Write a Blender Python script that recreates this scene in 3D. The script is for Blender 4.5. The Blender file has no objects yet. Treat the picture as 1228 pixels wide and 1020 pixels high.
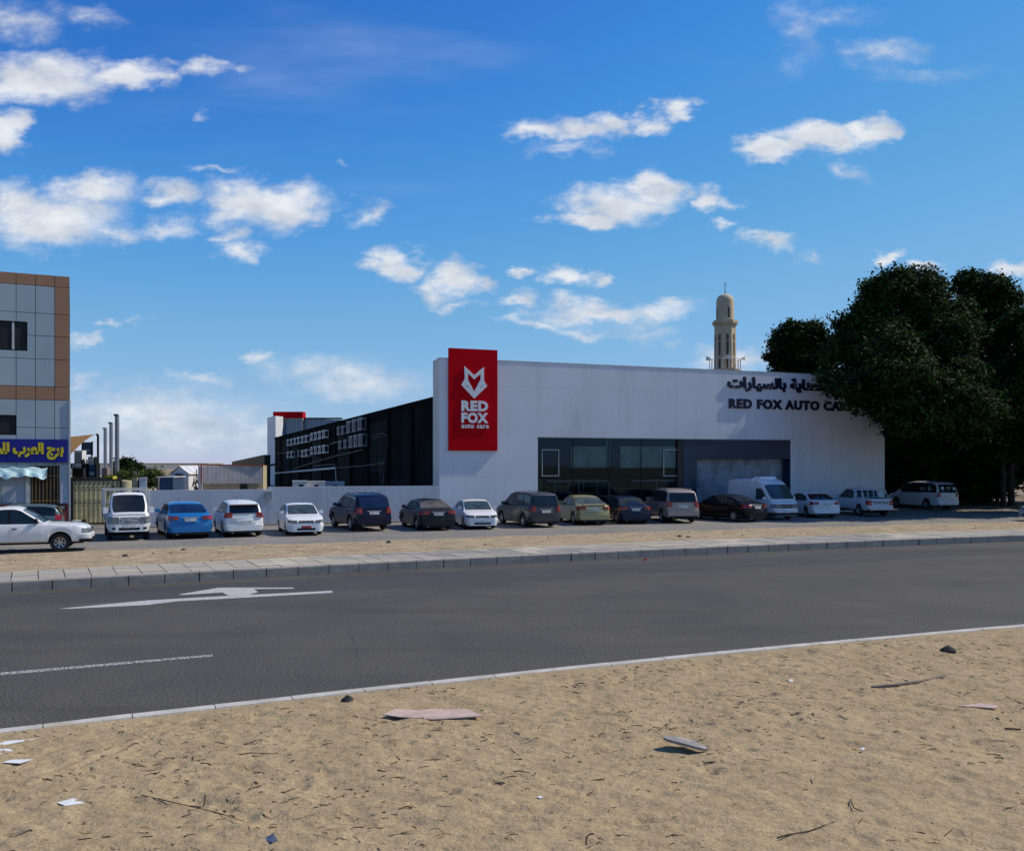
import bpy, math, random
import numpy as np
from mathutils import Vector, Matrix
random.seed(7)
rng = np.random.default_rng(7)
sc = bpy.context.scene
R = math.radians

# ------------------------------------------------------------------ camera, light, sky
F, HC = 1078.0, 3.2                      # focal length in photo pixels (1228 wide), eye height in metres
cam = bpy.data.cameras.new('camera')
camo = bpy.data.objects.new('camera', cam)
sc.collection.objects.link(camo)
sc.camera = camo
camo.location = (0, 0, HC)
camo.rotation_euler = (R(90), 0, 0)
cam.sensor_width = 36
cam.lens = 36 * F / 1228
cam.shift_y = 46 / 1228
cam.clip_end = 3000

SUN_EL, SUN_AZ = 47.0, 15.5               # azimuth counted anticlockwise from +X
sl = bpy.data.lights.new('sun', 'SUN')
sl.energy = 4.2
sl.angle = R(0.53)
sl.color = (1.0, 0.92, 0.78)
so = bpy.data.objects.new('sun', sl)
sc.collection.objects.link(so)
sdir = Vector((math.cos(R(SUN_EL)) * math.cos(R(SUN_AZ)), math.cos(R(SUN_EL)) * math.sin(R(SUN_AZ)), math.sin(R(SUN_EL))))
so.rotation_euler = sdir.to_track_quat('Z', 'Y').to_euler()
so.location = (30, 0, 40)

sc.view_settings.view_transform = 'Standard'
sc.view_settings.look = 'None'
sc.view_settings.exposure = 0
sc.view_settings.gamma = 1
sc.view_settings.use_curve_mapping = False
sc.render.engine = 'CYCLES'
sc.cycles.max_bounces = 6
sc.cycles.diffuse_bounces = 3
sc.cycles.glossy_bounces = 3
sc.cycles.transparent_max_bounces = 12

world = bpy.data.worlds.new('World')
sc.world = world
world.use_nodes = True
nt = world.node_tree
nt.nodes.clear()


def nd(t, tree=None, **kw):
    n = (tree or nt).nodes.new(t)
    for k, v in kw.items():
        setattr(n, k, v)
    return n


def build_world():
    L = nt.links.new
    out = nd('ShaderNodeOutputWorld')
    sky = nd('ShaderNodeTexSky', sky_type='NISHITA')
    sky.sun_disc = False
    sky.sun_elevation = R(SUN_EL)
    sky.sun_rotation = R(90 - SUN_AZ)
    sky.altitude = 0
    sky.air_density = 1.0
    sky.dust_density = 0.0
    sky.ozone_density = 6.0
    tc = nd('ShaderNodeTexCoord')
    sep = nd('ShaderNodeSeparateXYZ')
    L(tc.outputs['Generated'], sep.inputs[0])

    def m(op, a, b=None, c=None, clamp=False):
        n = nd('ShaderNodeMath', operation=op, use_clamp=clamp)
        for i, v in enumerate((a, b, c)):
            if v is None:
                continue
            if isinstance(v, (int, float)):
                n.inputs[i].default_value = v
            else:
                L(v, n.inputs[i])
        return n.outputs[0]
    X, Y, Z = sep.outputs
    # clouds that stand in the part of the sky the photograph shows: tangents of bearing and elevation
    ys = m('MAXIMUM', Y, 0.05)
    u = m('DIVIDE', X, ys)
    v = m('DIVIDE', Z, ys)
    comb = nd('ShaderNodeCombineXYZ')
    L(u, comb.inputs[0]); L(v, comb.inputs[1])
    P = comb.outputs[0]
    n1 = nd('ShaderNodeTexNoise')
    n1.inputs['Scale'].default_value = 16
    n1.inputs['Detail'].default_value = 6
    n1.inputs['Roughness'].default_value = 0.6
    mp = nd('ShaderNodeMapping')
    mp.inputs['Scale'].default_value = (1, 1.8, 1)
    L(P, mp.inputs[0]); L(mp.outputs[0], n1.inputs['Vector'])
    # warp
    sub = nd('ShaderNodeVectorMath', operation='SUBTRACT')
    L(n1.outputs['Color'], sub.inputs[0]); sub.inputs[1].default_value = (.5, .5, .5)
    wp = nd('ShaderNodeVectorMath', operation='MULTIPLY_ADD')
    L(sub.outputs[0], wp.inputs[0]); wp.inputs[1].default_value = (.12, .06, 0); L(P, wp.inputs[2])
    PW = wp.outputs[0]
    blobs = [(25,28,60,24,.52),(115,22,42,16,.42),(60,92,80,34,1.0),(20,98,60,30,1.),(155,92,60,20,.95),(205,92,28,9,.6),
             (255,85,32,12,.55),(6,160,32,25,1.),(245,140,14,6,.32),(260,203,26,6,.38),
             (60,265,95,36,1.),(110,232,62,24,.9),(20,250,48,32,.9),(200,232,44,16,.68),(205,275,28,18,.52),(150,282,55,16,.6),
             (300,245,74,32,1.),(345,245,56,27,.95),(262,250,34,26,.75),(290,300,32,14,.7),(270,285,24,13,.55),(365,275,24,9,.42),
             (437,255,24,16,.55),(406,190,10,7,.3),
             (475,320,34,20,.95),(545,335,38,24,1.),(515,350,28,13,.75),(540,366,38,8,.55),
             (645,160,34,15,.8),(690,158,54,19,.85),(730,152,28,18,.85),(775,152,26,14,.9),(812,137,26,14,.9),(680,182,50,9,.42),
             (740,247,68,27,1.05),(788,225,38,24,1.05),(702,262,42,13,.95),(845,240,28,16,.9),(880,266,20,7,.55),
             (985,165,64,24,1.15),(930,178,54,15,1.),(1040,155,34,20,1.1),(1025,203,30,11,.4),(1060,65,60,20,.42),(960,32,34,60,.3),(1000,20,60,14,.26),(1120,90,80,12,.24),
             (920,292,34,17,.8),(975,307,24,9,.36),(1068,307,29,8,.85),(1120,325,18,10,.75),(1212,318,36,13,.95),
             (628,330,18,6,.65),(680,335,30,14,.85),(715,340,18,10,.7),(618,358,32,10,.65),
             (720,375,98,17,.8),(650,386,46,9,.62),(790,372,56,15,.62),(700,398,46,9,.5),(775,395,56,13,.42),
             (320,420,32,10,.72),(128,388,23,6,.52),(95,405,26,9,.55),(90,455,24,18,.42),(167,386,17,5,.36),
             (430,455,105,30,.54),(370,442,70,22,.45),(240,450,44,10,.42),(190,505,180,52,.58),(330,520,120,30,.42),(880,432,56,16,.6),(950,422,44,16,.5)]
    acc = None
    for (px, py, rx, ry, s) in blobs:
        cx, cy = (px - 614) / F, (556 - py) / F
        ax, ay = F / rx / 1.22, F / ry / 1.22
        ma = nd('ShaderNodeVectorMath', operation='MULTIPLY_ADD')
        L(PW, ma.inputs[0]); ma.inputs[1].default_value = (ax, ay, 0); ma.inputs[2].default_value = (-cx * ax, -cy * ay, 0)
        ln = nd('ShaderNodeVectorMath', operation='LENGTH')
        L(ma.outputs[0], ln.inputs[0])
        f = m('MULTIPLY_ADD', ln.outputs['Value'], -s, s)
        acc = f if acc is None else m('SMOOTH_MAX', acc, f, .12)
    acc = m('MAXIMUM', acc, 0)
    # fine breakup
    n2 = nd('ShaderNodeTexNoise')
    n2.inputs['Scale'].default_value = 42; n2.inputs['Detail'].default_value = 6; n2.inputs['Roughness'].default_value = .62
    L(mp.outputs[0], n2.inputs['Vector'])
    br = m('MULTIPLY_ADD', n2.outputs['Fac'], 1.5, -.75)
    gate = m('MULTIPLY', acc, 4, clamp=True)
    dens = m('MULTIPLY_ADD', m('MULTIPLY', br, gate), .34, acc)
    # the rest of the sky: scattered small clouds of the same kind
    zs = m('MAXIMUM', Z, 0.04)
    c2 = nd('ShaderNodeCombineXYZ')
    L(m('DIVIDE', X, zs), c2.inputs[0]); L(m('DIVIDE', Y, zs), c2.inputs[1])
    n3 = nd('ShaderNodeTexNoise')
    n3.inputs['Scale'].default_value = 1.1; n3.inputs['Detail'].default_value = 7; n3.inputs['Roughness'].default_value = .55
    L(c2.outputs[0], n3.inputs['Vector'])
    gen = m('MULTIPLY_ADD', n3.outputs['Fac'], 3.2, -1.78)
    gen = m('MULTIPLY', gen, m('MULTIPLY_ADD', Z, 12, -.6, clamp=True))
    au = m('ABSOLUTE', u)
    inside = m('MULTIPLY', m('MULTIPLY_ADD', au, -8, 5.6, clamp=True), m('MULTIPLY_ADD', v, -8, 5.2, clamp=True))
    inside = m('MULTIPLY', inside, m('MULTIPLY_ADD', Y, 30, -1.5, clamp=True))
    outside = m('SUBTRACT', 1, inside)
    tot = m('ADD', m('MULTIPLY', dens, inside), m('MULTIPLY', m('MAXIMUM', gen, 0), outside))
    # thin veils of high cloud
    vp = nd('ShaderNodeMapping'); vp.inputs['Scale'].default_value = (1.0, 2.2, 1); vp.inputs['Rotation'].default_value = (0, 0, .35)
    L(c2.outputs[0], vp.inputs[0])
    n5 = nd('ShaderNodeTexNoise'); n5.inputs['Scale'].default_value = .55; n5.inputs['Detail'].default_value = 5
    L(vp.outputs[0], n5.inputs['Vector'])
    tot = m('ADD', tot, m('MULTIPLY', m('MULTIPLY_ADD', n5.outputs['Fac'], 1.6, -.86, clamp=True), m('MULTIPLY_ADD', Z, 5, -1.1, clamp=True)))
    mr = nd('ShaderNodeMapRange', interpolation_type='SMOOTHSTEP')
    L(tot, mr.inputs[0])
    mr.inputs[1].default_value = 0.0; mr.inputs[2].default_value = .78; mr.inputs[3].default_value = 0; mr.inputs[4].default_value = .93
    # cloud tone: lit tops, faintly grey bases
    off = nd('ShaderNodeVectorMath', operation='ADD')
    L(mp.outputs[0], off.inputs[0]); off.inputs[1].default_value = (.012, .03, 0)
    n4 = nd('ShaderNodeTexNoise')
    n4.inputs['Scale'].default_value = 16; n4.inputs['Detail'].default_value = 4
    L(off.outputs[0], n4.inputs['Vector'])
    dif = m('SUBTRACT', n1.outputs['Fac'], n4.outputs['Fac'])
    tone = m('MULTIPLY_ADD', dif, 1.6, .62, clamp=True)
    cr = nd('ShaderNodeMix', data_type='RGBA')
    L(tone, cr.inputs['Factor'])
    cr.inputs['A'].default_value = (.44, .50, .60, 1)
    cr.inputs['B'].default_value = (.92, .93, .95, 1)
    # sky colour: deep polarised blue like the photograph's
    s0 = nd('ShaderNodeVectorMath', operation='SCALE')
    s0.inputs['Scale'].default_value = SKY_STR
    L(sky.outputs[0], s0.inputs[0])
    scl = nd('ShaderNodeRGBCurve')
    L(s0.outputs[0], scl.inputs['Color'])
    for ci, pts in enumerate((((0, 0), (.093, .030), (.14, .078), (.227, .185), (.5, .37), (1, .75)),
                              ((0, 0), (.178, .165), (.26, .30), (.39, .43), (.62, .53), (1, .8)),
                              ((0, 0), (.36, .56), (.49, .71), (.6, .73), (1, .9)))):
        cv = scl.mapping.curves[ci]
        for q in pts[1:-1]: cv.points.new(*q)
        cv.points[-1].location = pts[-1]
    scl.mapping.extend = 'EXTRAPOLATED'
    scl.mapping.update()
    mixc = nd('ShaderNodeMix', data_type='RGBA')
    L(mr.outputs[0], mixc.inputs['Factor'])
    L(scl.outputs[0], mixc.inputs['A'])
    L(cr.outputs['Result'], mixc.inputs['B'])
    inv = nd('ShaderNodeVectorMath', operation='SCALE')
    inv.inputs['Scale'].default_value = 1 / .1
    L(mixc.outputs['Result'], inv.inputs[0])
    bg = nd('ShaderNodeBackground')
    bg.inputs['Strength'].default_value = .1
    L(inv.outputs[0], bg.inputs['Color'])
    L(bg.outputs[0], out.inputs[0])


SKY_STR = 0.1
build_world()
world.cycles.sampling_method = 'MANUAL'
world.cycles.sample_map_resolution = 512

# ------------------------------------------------------------------ helpers


def G(px, py, z=0.0):
    """point of the place at height z that the photograph shows at (px, py)"""
    y = F * (HC - z) / (py - 556.0)
    return Vector(((px - 614) / F * y, y, z))


def PY(px, py, y):
    return Vector(((px - 614) / F * y, y, HC + (556 - py) / F * y))


def tag(o, label=None, cat=None, group=None, kind=None):
    if label: o['label'] = label
    if cat: o['category'] = cat
    if group: o['group'] = group
    if kind: o['kind'] = kind
    return o


class MB:
    def __init__(s):
        s.v = []; s.f = []; s.m = []

    def add(s, vs, fs, mi=0):
        b = len(s.v)
        s.v.extend([tuple(p) for p in vs])
        s.f.extend([tuple(i + b for i in f) for f in fs])
        s.m.extend([mi] * len(fs))

    def box(s, c, size, rz=0, mi=0, top=1.0):
        cx, cy, cz = c; a, b, h = size[0] / 2, size[1] / 2, size[2] / 2
        co, si = math.cos(rz), math.sin(rz)
        vs = []
        for z in (-h, h):
            k = 1 if z < 0 else top
            for x, y in ((-a, -b), (a, -b), (a, b), (-a, b)):
                x *= k; y *= k
                vs.append((cx + x * co - y * si, cy + x * si + y * co, cz + z))
        s.add(vs, [(0, 3, 2, 1), (4, 5, 6, 7), (0, 1, 5, 4), (1, 2, 6, 5), (2, 3, 7, 6), (3, 0, 4, 7)], mi)

    def hexa(s, o, a, b, c, mi=0):
        """box from a corner and three edge vectors"""
        o, a, b, c = Vector(o), Vector(a), Vector(b), Vector(c)
        vs = [o, o + a, o + a + b, o + b, o + c, o + a + c, o + a + b + c, o + b + c]
        s.add(vs, [(0, 3, 2, 1), (4, 5, 6, 7), (0, 1, 5, 4), (1, 2, 6, 5), (2, 3, 7, 6), (3, 0, 4, 7)], mi)

    def tube(s, pts, r, n=8, mi=0, cap=True):
        pts = [Vector(p) for p in pts]
        rs = r if isinstance(r, (list, tuple)) else [r] * len(pts)
        b = len(s.v)
        for i, p in enumerate(pts):
            d = (pts[min(i + 1, len(pts) - 1)] - pts[max(i - 1, 0)]).normalized()
            up = Vector((0, 0, 1)) if abs(d.z) < .9 else Vector((1, 0, 0))
            a = d.cross(up).normalized(); c = a.cross(d)
            for k in range(n):
                t = 2 * math.pi * k / n
                s.v.append(tuple(p + (a * math.cos(t) + c * math.sin(t)) * rs[i]))
        for i in range(len(pts) - 1):
            for k in range(n):
                k2 = (k + 1) % n
                s.f.append((b + i * n + k, b + i * n + k2, b + (i + 1) * n + k2, b + (i + 1) * n + k)); s.m.append(mi)
        if cap:
            s.f.append(tuple(b + k for k in reversed(range(n)))); s.m.append(mi)
            e = b + (len(pts) - 1) * n
            s.f.append(tuple(e + k for k in range(n))); s.m.append(mi)

    def lathe(s, prof, c=(0, 0, 0), n=16, axis='z', mi=0, ph=0):
        b = len(s.v); cx, cy, cz = c
        for (r, h) in prof:
            for k in range(n):
                t = 2 * math.pi * k / n + ph
                x, y = r * math.cos(t), r * math.sin(t)
                s.v.append((cx + x, cy + y, cz + h) if axis == 'z' else (cx + x, cy + h, cz + y))
        for i in range(len(prof) - 1):
            for k in range(n):
                k2 = (k + 1) % n
                s.f.append((b + i * n + k, b + i * n + k2, b + (i + 1) * n + k2, b + (i + 1) * n + k)); s.m.append(mi)

    def prism(s, poly, z0, z1, mi=0):
        n = len(poly); b = len(s.v)
        for z in (z0, z1):
            for p in poly:
                s.v.append((p[0], p[1], z))
        s.f.append(tuple(b + i for i in reversed(range(n)))); s.m.append(mi)
        s.f.append(tuple(b + n + i for i in range(n))); s.m.append(mi)
        for i in range(n):
            j = (i + 1) % n
            s.f.append((b + i, b + j, b + n + j, b + n + i)); s.m.append(mi)

    def build(s, name, mats, parent=None, smooth=False, ang=35):
        me = bpy.data.meshes.new(name)
        me.from_pydata(s.v, [], s.f)
        if not isinstance(mats, (list, tuple)): mats = [mats]
        for mm in mats: me.materials.append(mm)
        if len(mats) > 1: me.polygons.foreach_set('material_index', s.m)
        if smooth:
            me.polygons.foreach_set('use_smooth', [True] * len(me.polygons))
            me.set_sharp_from_angle(angle=R(ang))
        me.update()
        return link(name, me, parent)


def link(name, me, parent=None):
    o = bpy.data.objects.new(name, me)
    sc.collection.objects.link(o)
    if parent is not None: o.parent = parent
    return o


def empty(name, loc, rz=0.0):
    o = bpy.data.objects.new(name, None)
    o.empty_display_size = .3
    sc.collection.objects.link(o)
    o.location = loc; o.rotation_euler = (0, 0, rz)
    return o


def np_mesh(name, V, Fq, mat, parent=None, col=None, smooth=False):
    me = bpy.data.meshes.new(name)
    V = np.asarray(V, np.float32); Fq = np.asarray(Fq, np.int32)
    k = Fq.shape[1]
    me.vertices.add(len(V)); me.vertices.foreach_set('co', V.ravel())
    me.loops.add(Fq.size); me.loops.foreach_set('vertex_index', Fq.ravel())
    me.polygons.add(len(Fq)); me.polygons.foreach_set('loop_start', np.arange(0, Fq.size, k, dtype=np.int32))
    if smooth: me.polygons.foreach_set('use_smooth', np.ones(len(Fq), bool))
    me.materials.append(mat)
    if col is not None:
        at = me.attributes.new('tone', 'FLOAT', 'POINT')
        at.data.foreach_set('value', np.asarray(col, np.float32))
    me.update(calc_edges=True)
    return link(name, me, parent)


# ------------------------------------------------------------------ materials


def mat(name, col, rough=.8, var=.12, scale=4.0, bump=0.0, bscale=40.0, metal=0.0, spec=.4, coat=0.0, col2=None, stain=None, fine=None, stretch=None):
    """a procedural surface: base colour broken up by broad and fine noise, optional stains and relief"""
    m = bpy.data.materials.new(name)
    m.use_nodes = True
    t = m.node_tree; t.nodes.clear(); L = t.links.new
    out = nd('ShaderNodeOutputMaterial', t); b = nd('ShaderNodeBsdfPrincipled', t)
    L(b.outputs[0], out.inputs[0])
    tc = nd('ShaderNodeTexCoord', t); vec = tc.outputs['Object']
    if stretch:
        mp = nd('ShaderNodeMapping', t); mp.inputs['Scale'].default_value = stretch
        L(vec, mp.inputs[0]); vec = mp.outputs[0]
    n = nd('ShaderNodeTexNoise', t); n.inputs['Scale'].default_value = scale; n.inputs['Detail'].default_value = 6; n.inputs['Roughness'].default_value = .6
    L(vec, n.inputs['Vector'])
    c2 = col2 or tuple(c * (1 - 2.2 * var) for c in col)
    mx = nd('ShaderNodeMix', t, data_type='RGBA')
    mr = nd('ShaderNodeMapRange', t); L(n.outputs['Fac'], mr.inputs[0]); mr.inputs[1].default_value = .3; mr.inputs[2].default_value = .7
    L(mr.outputs[0], mx.inputs['Factor'])
    hi = tuple(min(1, c * (1 + var * .6)) for c in col) if not col2 else col
    mx.inputs['A'].default_value = (*c2, 1); mx.inputs['B'].default_value = (*hi, 1)
    cur = mx.outputs['Result']
    if fine:
        n2 = nd('ShaderNodeTexNoise', t); n2.inputs['Scale'].default_value = fine[0]; n2.inputs['Detail'].default_value = 3
        L(tc.outputs['Object'], n2.inputs['Vector'])
        mr2 = nd('ShaderNodeMapRange', t); L(n2.outputs['Fac'], mr2.inputs[0]); mr2.inputs[1].default_value = .3; mr2.inputs[2].default_value = .7
        mr2.inputs[3].default_value = 1 - fine[1]; mr2.inputs[4].default_value = 1 + fine[1]
        sc2 = nd('ShaderNodeVectorMath', t, operation='SCALE'); L(cur, sc2.inputs[0]); L(mr2.outputs[0], sc2.inputs['Scale'])
        cur = sc2.outputs[0]
    if stain:
        scol, amt, ss, sst = stain
        mp = nd('ShaderNodeMapping', t); mp.inputs['Scale'].default_value = sst
        L(tc.outputs['Object'], mp.inputs[0])
        n3 = nd('ShaderNodeTexNoise', t); n3.inputs['Scale'].default_value = ss; n3.inputs['Detail'].default_value = 8; n3.inputs['Roughness'].default_value = .65
        L(mp.outputs[0], n3.inputs['Vector'])
        mr3 = nd('ShaderNodeMapRange', t); L(n3.outputs['Fac'], mr3.inputs[0]); mr3.inputs[1].default_value = .52; mr3.inputs[2].default_value = .72
        mr3.inputs[4].default_value = amt
        mx3 = nd('ShaderNodeMix', t, data_type='RGBA'); L(mr3.outputs[0], mx3.inputs['Factor']); L(cur, mx3.inputs['A'])
        mx3.inputs['B'].default_value = (*scol, 1); cur = mx3.outputs['Result']
    L(cur, b.inputs['Base Color'])
    b.inputs['Roughness'].default_value = rough
    b.inputs['Metallic'].default_value = metal
    b.inputs['Specular IOR Level'].default_value = spec
    if coat:
        b.inputs['Coat Weight'].default_value = coat; b.inputs['Coat Roughness'].default_value = .04
    if bump:
        nb = nd('ShaderNodeTexNoise', t); nb.inputs['Scale'].default_value = bscale; nb.inputs['Detail'].default_value = 5
        L(vec, nb.inputs['Vector'])
        bp = nd('ShaderNodeBump', t); bp.inputs['Strength'].default_value = bump; bp.inputs['Distance'].default_value = .02
        L(nb.outputs['Fac'], bp.inputs['Height']); L(bp.outputs[0], b.inputs['Normal'])
    return m


def asphalt_mat(name, base, warm, shift=(0, 0)):
    m = mat(name, base, rough=.85, var=.10, scale=.35, bump=.35, bscale=90, spec=.2, col2=warm, fine=(32, .85),
            stain=(tuple(c * .62 for c in base), .8, .5, (.25, 1.6, 1)))
    return m


M = {}
M['sand'] = mat('sand', (.385, .29, .168), rough=.95, var=.09, scale=1.3, bump=1.0, bscale=18, spec=.05, fine=(45, .24),
                stain=((.22, .15, .08), .55, 6.5, (1, 2.2, 1)))
M['sand2'] = mat('sandfar', (.40, .315, .20), rough=.95, var=.16, scale=1.4, bump=1.0, bscale=6, spec=.05, fine=(9, .28),
                 stain=((.24, .185, .12), .6, 1.6, (1, 1.5, 1)))
M['asphalt'] = asphalt_mat('asphalt', (.095, .087, .075), (.068, .064, .057))
M['asphalt2'] = asphalt_mat('servicelane', (.25, .23, .195), (.175, .165, .147))
M['kerb'] = mat('kerbconcrete', (.28, .26, .225), var=.14, scale=2.5, bump=.4, bscale=30, fine=(50, .12), stain=((.13, .125, .12), .6, 2.5, (1, 1, 3)))
M['kerb_light'] = mat('palekerb', (.50, .47, .41), var=.12, scale=2, bump=.3, bscale=30, fine=(60, .1), stain=((.36, .29, .19), .7, 1.6, (1, 1, 1)))
M['paver'] = [mat('paver%d' % i, c, var=.10, scale=2, bump=.3, bscale=30, fine=(40, .12), stain=((.36, .29, .2), .55, 1.1, (1, 1, 1)))
              for i, c in enumerate([(.36, .33, .27), (.40, .36, .29), (.29, .27, .23), (.43, .38, .29), (.54, .47, .35), (.36, .33, .28)])]
M['joint'] = mat('jointsand', (.25, .20, .14), var=.2, scale=5)
M['paint_road'] = None
M['white_wall'] = mat('whiterender', (.70, .70, .71), rough=.75, var=.035, scale=.5, bump=.08, bscale=20, fine=(9, .02),
                      stain=((.44, .44, .44), .5, .9, (1, 1, .18)))
M['fence_wall'] = mat('greyrender', (.55, .55, .57), rough=.85, var=.06, scale=.6, bump=.2, bscale=14, fine=(12, .05),
                      stain=((.33, .33, .34), .55, 1.3, (1, 1, .7)))
M['fin_side'] = mat('creambouncerender', (.80, .75, .64), var=.06, scale=1, fine=(10, .04), stain=((.4, .36, .3), .4, 1.2, (1, 1, .3)))  # cream; on the wall return it paints in warm light off the ground
M['red'] = mat('redpanel', (.50, .002, .008), rough=.6, var=.06, scale=.8, spec=.04)
M['red_dark'] = mat('redside', (.33, .004, .008), rough=.5)
M['letter_white'] = mat('whiteletter', (.72, .72, .72), rough=.5, var=.03)
M['letter_navy'] = mat('navyletter', (.006, .009, .028), rough=.4, var=.05)
M['navy'] = mat('navypanel', (.008, .027, .060), rough=.4, var=.10, scale=.7, spec=.4)
M['black'] = mat('blackpaint', (.008, .008, .009), rough=.4)
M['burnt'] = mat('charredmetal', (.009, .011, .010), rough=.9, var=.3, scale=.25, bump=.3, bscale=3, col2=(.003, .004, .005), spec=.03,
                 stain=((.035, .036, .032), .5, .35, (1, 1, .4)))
M['metal'] = mat('greymetal', (.33, .34, .35), rough=.45, metal=.6, var=.1)
M['steel_lt'] = mat('palesteel', (.55, .55, .53), rough=.5, metal=.3, var=.1)
M['shutter'] = mat('shuttersteel', (.50, .55, .60), rough=.55, metal=.15, var=.18, scale=1.2, spec=.4, fine=(14, .2),
                   stain=((.08, .09, .11), .7, 3.0, (1, 1, .35)))
M['tyre'] = mat('rubber', (.018, .018, .018), rough=.85, var=.2, scale=6)
M['rim'] = mat('alloy', (.45, .45, .46), rough=.3, metal=.8, var=.08)
M['under'] = mat('underbody', (.010, .010, .010), rough=.9)
M['trim'] = mat('blacktrim', (.014, .014, .015), rough=.55, spec=.15)
M['chrome'] = mat('chrome', (.42, .43, .45), rough=.3, metal=.5, var=.03)
M['plate'] = mat('numberplate', (.62, .62, .6), rough=.5, var=.05, scale=30, stain=((.03, .03, .04), 1.0, 11, (1, 1, .5)))
M['plate_red'] = mat('platered', (.35, .03, .03), rough=.5)
M['lamp_clear'] = mat('clearlamp', (.20, .22, .23), rough=.15, spec=.6, var=.35, scale=14)
M['lamp_red'] = mat('redlamp', (.36, .012, .010), rough=.15, spec=.7, var=.2, scale=10)
M['lamp_amber'] = mat('amberlamp', (.55, .16, .02), rough=.2, spec=.7)


def glass_mat(name, col, rough=.05, spec=.45):
    m = mat(name, col, rough=rough, var=.25, scale=1.6, spec=spec)
    return m


M['glass'] = glass_mat('carglass', (.012, .016, .02))
M['glass_g'] = glass_mat('carglassgreen', (.06, .085, .085))
M['glass_b'] = glass_mat('carglassblue', (.010, .022, .06))


def paint(name, col, metal=0.0, rough=.35, dust=.12, coat=.35, spec=.3):
    return mat(name, col, rough=rough, metal=metal, var=.03, scale=1.5, spec=spec, coat=coat,
               stain=((.36, .32, .25), dust, 2.2, (1, 1, 1)))


# ------------------------------------------------------------------ value noise in numpy, for real ground relief
def vnoise(x, y, seed):
    g = np.random.default_rng(seed).random((256, 256))
    xi = np.floor(x).astype(int); yi = np.floor(y).astype(int)
    fx = x - xi; fy = y - yi
    fx = fx * fx * (3 - 2 * fx); fy = fy * fy * (3 - 2 * fy)
    a = g[xi % 256, yi % 256]; b = g[(xi + 1) % 256, yi % 256]; c = g[xi % 256, (yi + 1) % 256]; d = g[(xi + 1) % 256, (yi + 1) % 256]
    return (a * (1 - fx) + b * fx) * (1 - fy) + (c * (1 - fx) + d * fx) * fy - .5

# ------------------------------------------------------------------ ground, road, pavement
def curve(pts):
    xs = np.array([p[0] for p in pts]); ys = np.array([p[1] for p in pts])
    c = np.polyfit(xs, ys, 2); lo, hi = xs.min() - 6, xs.max() + 8

    def f(x):
        x = np.asarray(x, float); xc = np.clip(x, lo, hi)
        return np.polyval(c, xc) + (2 * c[0] * xc + c[1]) * (x - xc)
    return f


NEAR = curve([(-6.13, 10.76), (-4.84, 11.33), (-3.76, 11.91), (-2.27, 12.64), (-.7, 13.29), (1.33, 14.27), (2.85, 14.9), (10.1, 17.74)])
FAR = curve([(-12.7, 22.3), (-9.1, 24.1), (-4.7, 26.3), (.32, 29.3), (5.9, 31.1), (12.5, 33.8), (21.2, 37.3)])
WALKB = curve([(-13.9, 24.3), (-5.3, 29.0), (6.6, 34.4), (23.0, 40.3)])
STRIPB = curve([(-15.8, 33.2), (-6.7, 37.1), (8.3, 43.4), (28.6, 50.3)])
XS = np.concatenate([np.linspace(-160, -30, 14), np.linspace(-29, 45, 75), np.linspace(50, 220, 18)])


def strip(name, fa, fb, za, zb, m, n=1, kind='structure', xs=XS, jit=0.0):
    V = []; Fc = []
    ya, yb = fa(xs), fb(xs)
    for i, x in enumerate(xs):
        for k in range(n + 1):
            t = k / n
            V.append((x, ya[i] * (1 - t) + yb[i] * t, za * (1 - t) + zb * t + (jit * random.uniform(-1, 1) if 0 < k < n else 0)))
    for i in range(len(xs) - 1):
        for k in range(n):
            a = i * (n + 1) + k
            Fc.append((a, a + n + 1, a + n + 2, a + 1))
    mb = MB(); mb.add(V, Fc)
    o = mb.build(name, m, smooth=True)
    o['kind'] = kind
    return o


mb = MB(); mb.add([(-900, -900, -.05), (900, -900, -.05), (900, 900, -.05), (-900, 900, -.05)], [(0, 1, 2, 3)])
tag(mb.build('ground', M['sand2']), kind='structure')
strip('road', lambda x: NEAR(x) - .05, lambda x: FAR(x) + .1, 0, 0, M['asphalt'])
# parking apron and service lane in front of the buildings, to the walls behind the cars
strip('service_road', lambda x: STRIPB(x) - .6, lambda x: STRIPB(x) + 34, -.012, -.012, M['asphalt2'])

# sand verge between pavement and service lane, uneven
xs = np.linspace(-40, 60, 330); tt = np.linspace(0, 1, 34)
XX, TT = np.meshgrid(xs, tt, indexing='ij')
YA, YB = WALKB(xs)[:, None] + .0 * TT, STRIPB(xs)[:, None] + .5 * vnoise(xs * .5, xs * 0, 5)[:, None] + .25 * vnoise(xs * 2, xs * 0, 6)[:, None]
YY = YA * (1 - TT) + YB * TT
ZZ = .245 * (1 - TT) ** .8 - .02 * TT + (.10 * vnoise(XX * .9, YY * 1.1, 11) + .05 * vnoise(XX * 2.8, YY * 2.8, 12)) * np.sin(np.pi * TT) ** .5
idx = np.arange(XX.size).reshape(XX.shape)
Q = np.stack([idx[:-1, :-1], idx[1:, :-1], idx[1:, 1:], idx[:-1, 1:]], -1).reshape(-1, 4)
o = np_mesh('sand_verge', np.stack([XX, YY, ZZ], -1).reshape(-1, 3), Q, M['sand2'], smooth=True)
o['kind'] = 'structure'


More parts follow.
